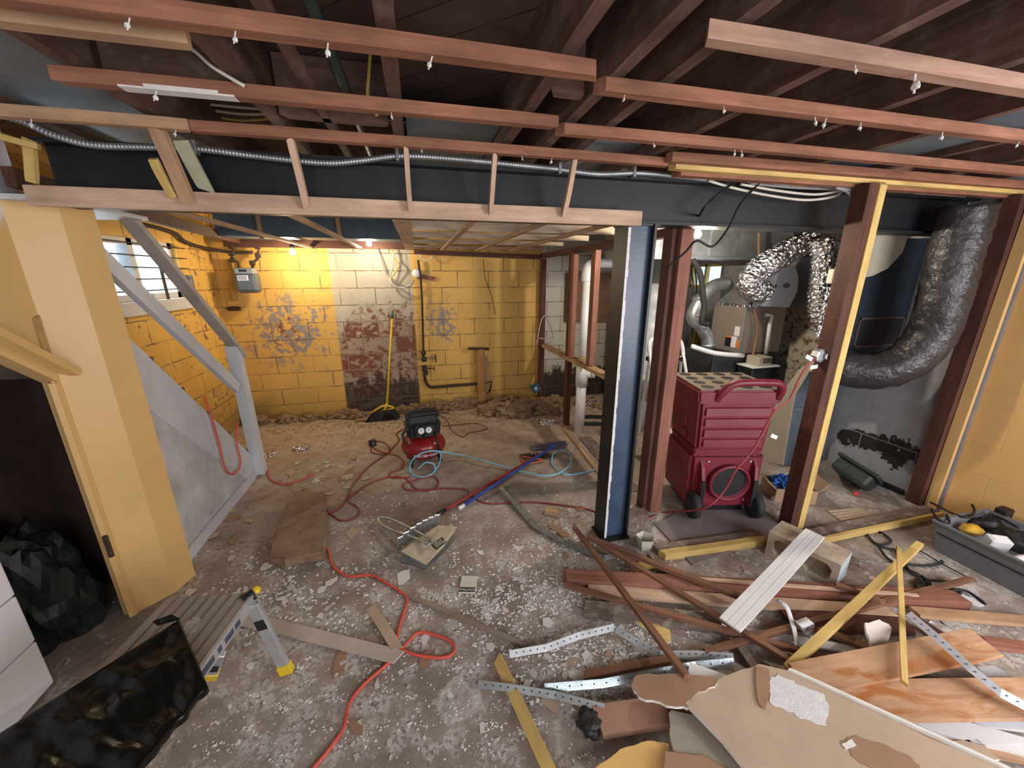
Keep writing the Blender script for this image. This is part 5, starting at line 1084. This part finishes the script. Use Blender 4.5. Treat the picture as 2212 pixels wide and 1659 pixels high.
bead('white-faced corner bead curving over the rust-stained boards', [(1966, 1328, .20), (2030, 1382, .19), (2100, 1446, .17), (2160, 1496, .15), (2260, 1550, .12)], .026, plain('white_steel', (.66, .68, .74), .35, .3, var=.1))
tag(B().box(FL(1303, 1204, .03), FL(1340, 1200, .045)).obj('metal_scrap', GALV), 'small shiny metal scrap by the column foot', 'metal scrap')
# curls of white vinyl trim
A = FL(1722, 1345, .06)
b = B(); L_ = [FL(x, y, z) for x, y, z in [(1680, 1296, .09), (1700, 1312, .10), (1712, 1345, .08), (1720, 1375, .06), (1722, 1395, .05)]]
sp = smooth_pts(L_, 5); vv = [(b.bm.verts.new(p - Vector((.014, 0, 0))), b.bm.verts.new(p + Vector((.014, .004, 0)))) for p in sp]
for a_, c__ in zip(vv, vv[1:]): b.bm.faces.new((a_[0], a_[1], c__[1], c__[0]))
o = b.obj('vinyl_strip', WHITEP, smooth=True); o.modifiers.new('t', 'SOLIDIFY').thickness = .002; tag(o, 'white vinyl strip hanging over the pile beside the trim board', 'vinyl strip')
b = B(); c_0 = FL(1738, 1352, .06); vv = []
for k in range(30):
    a_ = k / 29 * 8.2; r_ = .016 + .001 * k; p = c_0 + Vector((math.cos(a_) * r_ * .9, 0, math.sin(a_) * r_)) if k < 26 else c_0 + Vector((-.04 - (k - 26) * .012, 0, .02 + (k - 26) * .012))
    vv.append((b.bm.verts.new(p + Vector((0, -.02, 0))), b.bm.verts.new(p + Vector((0, .02, 0)))))
for a_, c__ in zip(vv, vv[1:]): b.bm.faces.new((a_[0], a_[1], c__[1], c__[0]))
o = b.obj('vinyl_curl', WHITEP, smooth=True); o.modifiers.new('t', 'SOLIDIFY').thickness = .002; tag(o, 'curled white vinyl strip in the middle of the lumber pile', 'vinyl strip')
# gypsum board pieces
def jag(q, n=5, amp=3.0, seed=1, edges=None):
    rr_ = random.Random(seed); out = []
    for i, (a_, c__) in enumerate(zip(q, q[1:] + q[:1])):
        out.append(a_)
        if edges is None or i in edges:
            for k in range(1, n): f_ = k / n; out.append((a_[0] + (c__[0] - a_[0]) * f_ + rr_.uniform(-amp, amp), a_[1] + (c__[1] - a_[1]) * f_ + rr_.uniform(-amp, amp)))
    return out
def board(name, lb, q, zf, t, m, edge=True, parent=None, cat='gypsum board'):
    pts = [FL(x, y, zf(x, y)) for x, y in q]; o = B().prism([p - Vector((0, 0, t)) for p in pts], (0, 0, t)).obj(name, m, parent)
    if edge:
        o.data.materials.append(PLASTER)
        for p in o.data.polygons:
            if abs(p.normal.z) < .6: p.material_index = 1
    if parent is None: tag(o, lb, cat)
    return o
zc = lambda x, y: .12 + .05 * (y - 1450) / 200
def zs(z0, gx=0., gy=0.): return lambda x, y: z0 + gx * (x - 1600) / 500 + gy * (y - 1500) / 150
big = board('gypsum_sheet', 'largest tan-backed gypsum sheet in the lower right foreground', jag([(1480, 1518), (1520, 1490), (1560, 1462), (1640, 1434), (1700, 1448), (1780, 1478), (1900, 1540), (2010, 1596), (2180, 1660), (2250, 1700), (1640, 1700), (1560, 1600)], 4, 2, 3, {0, 1, 2, 9}), zs(.155, .0, .0), .014, PAPER)
board('torn_patch', None, jag([(1662, 1462), (1680, 1455), (1720, 1478), (1782, 1500), (1790, 1540), (1785, 1566), (1740, 1552), (1700, 1536), (1668, 1522), (1660, 1490)], 4, 4, 5), zs(.157), .003, plain('exposed_gypsum', (.66, .67, .68), .95, var=.12, scale=26, bump=.7), False, big)
board('torn_patch', None, jag([(1815, 1600), (1850, 1588), (1900, 1604), (1960, 1630), (1990, 1662), (1900, 1672), (1850, 1640)], 4, 4, 6), zs(.157), .003, PAPER2, False, big)
board('torn_patch', None, jag([(1818, 1606), (1842, 1596), (1850, 1610), (1826, 1618)], 3, 2, 6), zs(.1585), .003, PLASTER, False, big)
board('paper_flap', None, jag([(1634, 1438), (1662, 1446), (1662, 1500), (1652, 1530), (1640, 1520), (1633, 1480)], 3, 2, 8), zs(.163), .004, PAPER2, False, big)
for k in range(2):
    pass
A, C = FL(1705, 1446, .158), FL(2185, 1664, .158)
stick('white_edge', None, None, A, C, .012, .014, PLASTER, parent=big)
board('gypsum_piece', 'dark brown torn board piece leaning at the left of the big gypsum sheet', jag([(1365, 1478), (1375, 1458), (1470, 1455), (1552, 1466), (1545, 1482), (1500, 1502), (1486, 1530), (1440, 1524), (1380, 1505)], 4, 3, 9), lambda x, y: .135 + .03 * (x - 1365) / 190, .012, PAPER2)
board('gypsum_piece', 'grey-tan board piece under the left edge of the big gypsum sheet', jag([(1445, 1540), (1450, 1534), (1500, 1545), (1560, 1600), (1640, 1700), (1480, 1700), (1450, 1600)], 3, 2, 4, {6, 5}), zs(.115), .012, plain('grey_board_paper', (.30, .26, .20), .85, var=.15))
board('gypsum_piece', 'yellow painted board piece at the bottom edge left of the big gypsum sheet', jag([(1290, 1655), (1340, 1618), (1400, 1600), (1445, 1606), (1440, 1700), (1240, 1700)], 4, 2, 5), zs(.09), .012, YELLOW)
board('gypsum_piece', 'tan board scrap overlapping the yellow board piece at the bottom edge', jag([(1438, 1622), (1520, 1632), (1640, 1700), (1430, 1700)], 3, 2, 5), zs(.122), .006, PAPER2)
board('gypsum_piece', 'white board strip behind the dark brown torn piece', [(1484, 1470), (1490, 1430), (1640, 1482), (1632, 1500)], zs(.125), .012, WHITEP)
board('gypsum_piece', 'pinkish white gypsum lump leaning in the middle of the lumber pile', jag([(1868, 1345), (1900, 1338), (1926, 1356), (1918, 1392), (1904, 1404), (1882, 1394)], 3, 3, 8), lambda x, y: .16 - .08 * (y - 1340) / 60, .02, plain('pinkish_gypsum', (.62, .56, .50), .85, var=.08))
board('gypsum_piece', 'rounded yellow board piece under the long thin brown stick', jag([(1358, 1332), (1400, 1338), (1446, 1360), (1450, 1385), (1438, 1392), (1400, 1362)], 3, 2, 4), zs(.02), .012, YELW)
for i, (q, lb, m) in enumerate([([(2110, 1440), (2150, 1438), (2230, 1490), (2240, 1560), (2160, 1490)], 'bluish white board scrap right of the white-faced corner bead', WHITEB), ([(1940, 1552), (2060, 1548), (2240, 1600), (2240, 1640), (2050, 1590)], 'long white board scrap under the wide rust-stained board', WHITEP), ([(2050, 1545), (2240, 1546), (2240, 1580), (2120, 1570)], 'white scrap sticking out at the right edge', WHITEB), ([(2060, 1600), (2110, 1596), (2160, 1640), (2110, 1650)], 'tan board scrap in the bottom right corner', PAPER), ([(1920, 1578), (1990, 1590), (2060, 1612), (2030, 1620)], 'dark shiny metal scrap in the bottom right corner', GALVD), ([(2070, 1280), (2130, 1300), (2118, 1312), (2062, 1290)], 'white scrap near the black cable tangle', WHITEP)]):
    board('board_scrap', lb, jag(q, 3, 2, i), zs(.05 if i < 5 else .012, 0, 0), .01, m, i != 4, cat='scrap')
db = thing('charred_board', 'short brown board with a blackened end at the bottom of the pile', 'board', FL(1360, 1560))
stick('board', None, None, FL(1290, 1560, .04), FL(1480, 1530, .06), .10, .035, plain('pink_brown_wood', (.36, .2, .14), .8, var=.25, scale=4), parent=db)
B().lump(FL(1276, 1562, .035), (.05, .05, .03), 4, .4, 3).obj('charred_end', INK, db)
p = FL(985, 1525); o = B().lump((0, 0, 0), (.085, .07, .05), 12, .5, 3, 2).obj('plastic_wrap', CLEAR); o.location = (p.x, p.y, .025); tag(o, 'crumpled clear plastic wrap on the near floor', 'plastic wrap')
p = FL(1608, 1196); o = B().lump((0, 0, 0), (.06, .02, .012), 2, .5, 3, 2).obj('plastic_wrap', CLEAR); o.location = (p.x, p.y, .01); tag(o, 'small bluish clear plastic scrap left of the concrete block', 'plastic wrap')
# grey tote with tools
tt = thing('storage_tote', 'long grey plastic tote of tools and cables at the right edge', 'tote', (3.3, 1.1, 0))
X0, X1, Y0, Y1, ZH = 3.13, 3.62, .55, 1.40, .20
def tot(s, z): return [(X0 + s, Y0 + s, z), (X1 - s, Y0 + s, z), (X1 - s, Y1 - s, z), (X0 + s, Y1 - s, z)]
b = B(); rings = [[b.bm.verts.new(p) for p in tot(s, z)] for s, z in [(.03, 0), (.0, ZH), (-.012, ZH), (-.012, ZH + .012), (.008, ZH + .012), (.036, .01)]]
for a_, c__ in zip(rings, rings[1:]):
    for k in range(4): b.bm.faces.new((a_[k], a_[(k + 1) % 4], c__[(k + 1) % 4], c__[k]))
b.bm.faces.new(rings[0][::-1]); b.bm.faces.new(rings[-1]); b.obj('tub', GREYPL, tt)
B().box((X0 + .004, Y0 + .02, .13), (X0 + .012, Y1 - .02, .136)).obj('tub_seam', BLACKP, tt)
def item(lb, cat, name, c, s, m, seed, am=.25, rot=0):
    o = B().lump((0, 0, 0), s, seed, am, 3).obj(name, m, smooth=True); o.location = c; o.rotation_euler = (0, 0, rot); tag(o, lb, cat); return o
def inb(x, y, z): return FL(x, y, z)
o = thing('battery_charger', 'white charger box standing in the grey tote', 'charger', inb(2150, 1170, .16)); M = Matrix.Translation(inb(2150, 1175, .17)) @ Matrix.Rotation(R(-30), 4, 'Z') @ Matrix.Rotation(R(15), 4, 'X')
B().box((-.05, -.03, -.08), (.05, .03, .05), M, bev=.006).obj('case', GREYP, o); B().box((-.03, -.02, .0495), (.04, .02, .052), M).obj('top_panel', LBL, o)
item('yellow tool body in the grey tote', 'tool', 'yellow_tool', inb(2098, 1145, .17), (.055, .05, .035), plain('tool_yellow', (.62, .38, .04), .5), 3)
item('black drill body at the right end of the tote', 'drill', 'power_tool', inb(2195, 1170, .17), (.07, .09, .07), BLACKP, 5, .4)
item('black tool heap in the middle of the tote', 'tool', 'power_tool', inb(2130, 1130, .15), (.12, .07, .05), BLACKP, 9, .5)
o = thing('power_tool', 'upright black power tool standing in the tote', 'tool', inb(2165, 1120, .2)); p = inb(2165, 1115, .19)
B().box(p + Vector((-.04, -.03, -.05)), p + Vector((.04, .03, .06)), bev=.01).obj('tool_head', BLACKP, o); B().tube([p + Vector((0, 0, -.04)), p + Vector((-.08, .02, -.09))], .022, 12).obj('tool_grip', BLACKP, o)
o = thing('chrome_can', 'red-labelled can at the right edge of the tote', 'can', inb(2205, 1205, .16)); A, C = inb(2196, 1210, .17), inb(2240, 1200, .18); B().tube([A, C], .022, 16).obj('can_body', LBL, o, smooth=True); B().tube([A.lerp(C, .3), A.lerp(C, .8)], .0225, 16).obj('can_label', plain('pink_red_label', (.5, .1, .14), .5), o, smooth=True)
for k, (q, lb) in enumerate([([(2010, 1085), (2030, 1095), (2060, 1110), (2090, 1118), (2105, 1105), (2100, 1090)], 'black cable arching over the tote from the wall post'), ([(2012, 1100), (2025, 1120), (2050, 1130), (2045, 1112)], 'black cable loop over the tote rim'), ([(2120, 1118), (2140, 1110), (2160, 1118), (2200, 1140)], 'black cable across the tools in the tote')]):
    cable('tool_cable', lb, 'cable', [FL(x, y, .21 + .01 * (i % 2)) for i, (x, y) in enumerate(q)], .007, BLACKP)
cB = lambda q: crop(q, 1700, 900, .241)
tangle = [([(720, 1050), (740, 1025), (800, 1020), (880, 1060), (930, 1110), (900, 1140), (830, 1145), (770, 1120), (720, 1060)], 'upper coil of black cable on the floor by the tote'), ([(770, 1120), (830, 1160), (900, 1180), (960, 1190), (990, 1240), (1050, 1310), (1150, 1330), (1290, 1335), (1390, 1310), (1380, 1290)], 'black cable running down from the upper coil'), ([(820, 1160), (880, 1250), (960, 1310), (1060, 1360), (1150, 1400), (1220, 1440), (1300, 1470), (1480, 1480)], 'black cable bundle behind the yellow sticks'), ([(1160, 1560), (1150, 1500), (1190, 1470), (1240, 1470), (1260, 1530), (1270, 1480), (1290, 1520)], 'small black cable knot near the brown stick end'), ([(1370, 1580), (1450, 1600), (1540, 1590), (1550, 1570), (1480, 1550), (1600, 1560), (1700, 1620), (1780, 1680)], 'black cable end trailing toward the right edge'), ([(1170, 1190), (1260, 1240), (1390, 1320), (1560, 1410), (1700, 1480)], 'thin brown wire on the floor beside the tote'), ([(1060, 1330), (1120, 1400), (1210, 1430), (1250, 1480)], 'short black cable between the yellow sticks')]
for k, (q, lb) in enumerate(tangle):
    fcable('cable', lb, cB(q), .0075 if k != 5 else .004, RUBBER, z=.009 + .002 * k)
# ================================================================ NAILS, CHIPS, CRUMBS
nb = B(); nb.tube([(0, 0, .006), (0, 0, -.026)], .0018, 6); nb.lump((.002, 0, -.016), (.007, .006, .008), 3, .4, 2)
nail = nb.obj('drywall_nail', PLASTER); first = True
NP = [(483, 40), (690, 52), (935, 92), (308, 70), (848, 262), (1345, 212), (1563, 234), (1758, 258), (1772, 264), (1866, 266), (1862, 138), (1990, 160), (1423, 304), (1597, 322), (1613, 323), (2040, 288), (2195, 310), (912, 316), (1132, 334), (1208, 330), (330, 195), (60, 258), (390, 290)]
def snap(p):
    k = min(STRIPS, key=lambda t: abs(t[2] - p.y) + 9 * max(0, t[0] - p.x, p.x - t[1])); return Vector((p.x, k[2] - .008, k[3] - .004))
for i, (x, y) in enumerate(NP):
    o = nail if i == 0 else nail.copy()
    if i: COL.objects.link(o)
    p = FL(x, y, 2.212); p = snap(p); o.location = p; o.rotation_euler = (.3 * math.sin(i * 7), .3 * math.cos(i * 5), i); s_ = 1.5 if i == 11 else .75 + .2 * math.sin(i); o.scale = (s_,) * 3
    tag(o, 'nail with a white plaster fleck hanging under a ceiling strip', 'nail', 'plaster-flecked nails under the ceiling strips')
rr = random.Random(21)
def chipmesh(seed, t):
    r_ = random.Random(seed); n = r_.randint(4, 7); b = B(); a0_ = r_.random() * 6
    q = [Vector((math.cos(a0_ + k * 6.283 / n) * r_.uniform(.55, 1.2), math.sin(a0_ + k * 6.283 / n) * r_.uniform(.4, 1), 0)) for k in range(n)]
    return b.prism(q, (0, 0, t))
def chipset(name, mat, k0, n=8):
    out = []
    for k in range(n):
        b = chipmesh(k0 + k, .18); bmesh.ops.recalc_face_normals(b.bm, faces=b.bm.faces); me = bpy.data.meshes.new(name); b.bm.to_mesh(me); b.bm.free(); me.materials.append(mat); out.append(me)
    return out
CW, CT, CBR, CG = chipset('plaster_chip', PLASTER, 1), chipset('paper_chip', PAPER, 40), chipset('brown_chip', PAPER2, 80), chipset('gypsum_chip', plain('grey_white_gypsum', (.52, .5, .47), .9, var=.15), 120)
taken = []
def chips(sets, name, lb, cat, grp, n, area, s0, s1):
    for i in range(n):
        x, y = area(); p = FL(x, y); me = rr.choice(rr.choice(sets)); o = bpy.data.objects.new(name, me); COL.objects.link(o)
        s_ = s0 * (s1 / s0) ** (rr.random() ** 1.8); o.scale = (s_, s_ * rr.uniform(.5, 1), s_ * .5); o.rotation_euler = (rr.uniform(-.12, .12), rr.uniform(-.12, .12), rr.random() * 6.28)
        o.location = (p.x, p.y, .001 + rr.random() * .004); tag(o, lb, cat, grp)
def gau(cx, cy, sx_, sy_): return lambda: (rr.gauss(cx, sx_), rr.gauss(cy, sy_))
def uni(x0, x1, y0, y1): return lambda: (rr.uniform(x0, x1), rr.uniform(y0, y1))
chips([CW, CW, CG], 'plaster_chip', 'white plaster chip on the floor between the dustpan and the lumber pile', 'plaster chip', 'chips between dustpan and lumber pile', 80, gau(1130, 1290, 95, 50), .011, .042)
chips([CW, CG], 'plaster_chip', 'white plaster chip on the floor around the batt and platform', 'plaster chip', 'chips around the batt and platform', 80, gau(600, 1290, 90, 45), .014, .05)
chips([CW, CW, CG], 'plaster_chip', 'white plaster chip under the bent corner beads', 'plaster chip', 'chips under the corner beads', 65, gau(1270, 1440, 70, 35), .011, .042)
chips([CW, CG], 'plaster_chip', 'white plaster chip on the nearest stretch of floor', 'plaster chip', 'chips on the nearest floor', 70, uni(480, 1250, 1400, 1655), .008, .028)
chips([CT, CBR, CG], 'board_fragment', 'tan board fragment on the floor between newel and compressor', 'board fragment', 'board fragments near the newel', 70, gau(680, 1030, 70, 26), .015, .07)
chips([CT, CBR], 'board_fragment', 'tan board fragment on the floor beside the stair baseboard', 'board fragment', 'board fragments beside the stairs', 25, gau(500, 1150, 40, 50), .015, .06)
chips([CT, CBR, CG], 'board_fragment', 'brown fragment among the scraps at the column foot', 'board fragment', 'fragments at the column foot', 45, gau(1235, 1150, 45, 35), .012, .05)
chips([CG, CT], 'board_fragment', 'small fragment on the open floor of the back room', 'board fragment', 'fragments on the back-room floor', 60, uni(600, 1250, 930, 1120), .005, .02)
chips([CT, CG, CW], 'board_fragment', 'fragment lying among the scrap lumber at right', 'board fragment', 'fragments among the scrap lumber', 55, uni(1300, 2050, 1200, 1500), .01, .035)
for x, y, s_, me, lb in [(690, 1035, .09, CG[2], 'large pale board fragment in front of the compressor cord'), (625, 1020, .08, CT[1], 'large tan board fragment left of the cord loops'), (920, 1420, .06, CBR[3], 'brown paper fragment below the short pinkish lath'), (735, 1432, .08, CBR[0], 'brown paper fragment below the pale lath plank'), (1195, 1525, .06, CT[5], 'rounded tan fragment right of the yellow lath'), (760, 1150, .09, CT[3], 'flat tan fragment between batt and dustpan'), (1240, 1430, .06, CT[2], 'tan paper fragment under the corner bead'), (770, 1570, .05, CBR[4], 'brown leaf-like fragment right of the orange cord'), (870, 1245, .08, CW[4], 'white paper scrap under the metal dustpan'), (920, 1380, .05, CW[6], 'white strip right of the orange cord'), (800, 1340, .05, CT[6], 'tan fragment with white edge left of the pinkish lath')]:
    o = bpy.data.objects.new('board_fragment', me); COL.objects.link(o); o.location = FL(x, y, .003); o.scale = (s_, s_ * .6, s_ * .12); o.rotation_euler = (0, 0, x * .37); tag(o, lb, 'board fragment')
# uncountable crumbs: one object
b = B(); rr = random.Random(5)
def crumb(x, y, s_):
    p = FL(x, y); a_ = rr.random() * 6.28; q = [p + Vector((math.cos(a_ + k * 2.09) * s_ * rr.uniform(.6, 1.2), math.sin(a_ + k * 2.09) * s_ * rr.uniform(.6, 1.2), .001)) for k in range(3)]
    t_ = p + Vector((rr.uniform(-.3, .3) * s_, rr.uniform(-.3, .3) * s_, s_ * .45)); vs = [b.bm.verts.new(v_) for v_ in q]; vt = b.bm.verts.new(t_)
    for k in range(3): b.bm.faces.new((vs[k], vs[(k + 1) % 3], vt))
for cx, cy, sx_, sy_, n, s_ in [(1120, 1290, 110, 55, 2600, .0038), (600, 1280, 120, 60, 1000, .004), (1270, 1440, 90, 40, 1700, .0042), (880, 1520, 260, 80, 2600, .0024), (800, 1150, 100, 60, 600, .004), (1230, 1160, 60, 50, 500, .004), (900, 1330, 150, 50, 700, .0035), (1700, 1350, 220, 90, 400, .004)]:
    cl = [(rr.gauss(cx, sx_), rr.gauss(cy, sy_), rr.uniform(5, 26)) for k in range(45)]
    for k in range(int(n * 1.1)):
        if rr.random() < .75: qx, qy, qs = rr.choice(cl); x, y = rr.gauss(qx, qs), rr.gauss(qy, qs * .55)
        else: x, y = rr.gauss(cx, sx_), rr.gauss(cy, sy_)
        if y > 1000 and not (x < 420 and y < 1300): crumb(x, y, s_ * (.55 + 3.2 * rr.random() ** 3))
tag(b.obj('plaster_crumbs', PLASTER), 'fine white plaster crumbs scattered over the near floor', 'plaster crumbs', kind='stuff')
b = B(); rr = random.Random(8)
for k in range(1500):
    x = rr.uniform(545, 1320); y = 880 + abs(rr.gauss(0, 22)) + (545 + 775 - x) * .028; crumb(x, y, rr.uniform(.006, .022))
tag(b.obj('insulation_crumbs', INSUL), 'brown insulation crumbs and dirt along the foot of the far wall', 'insulation crumbs', kind='stuff')
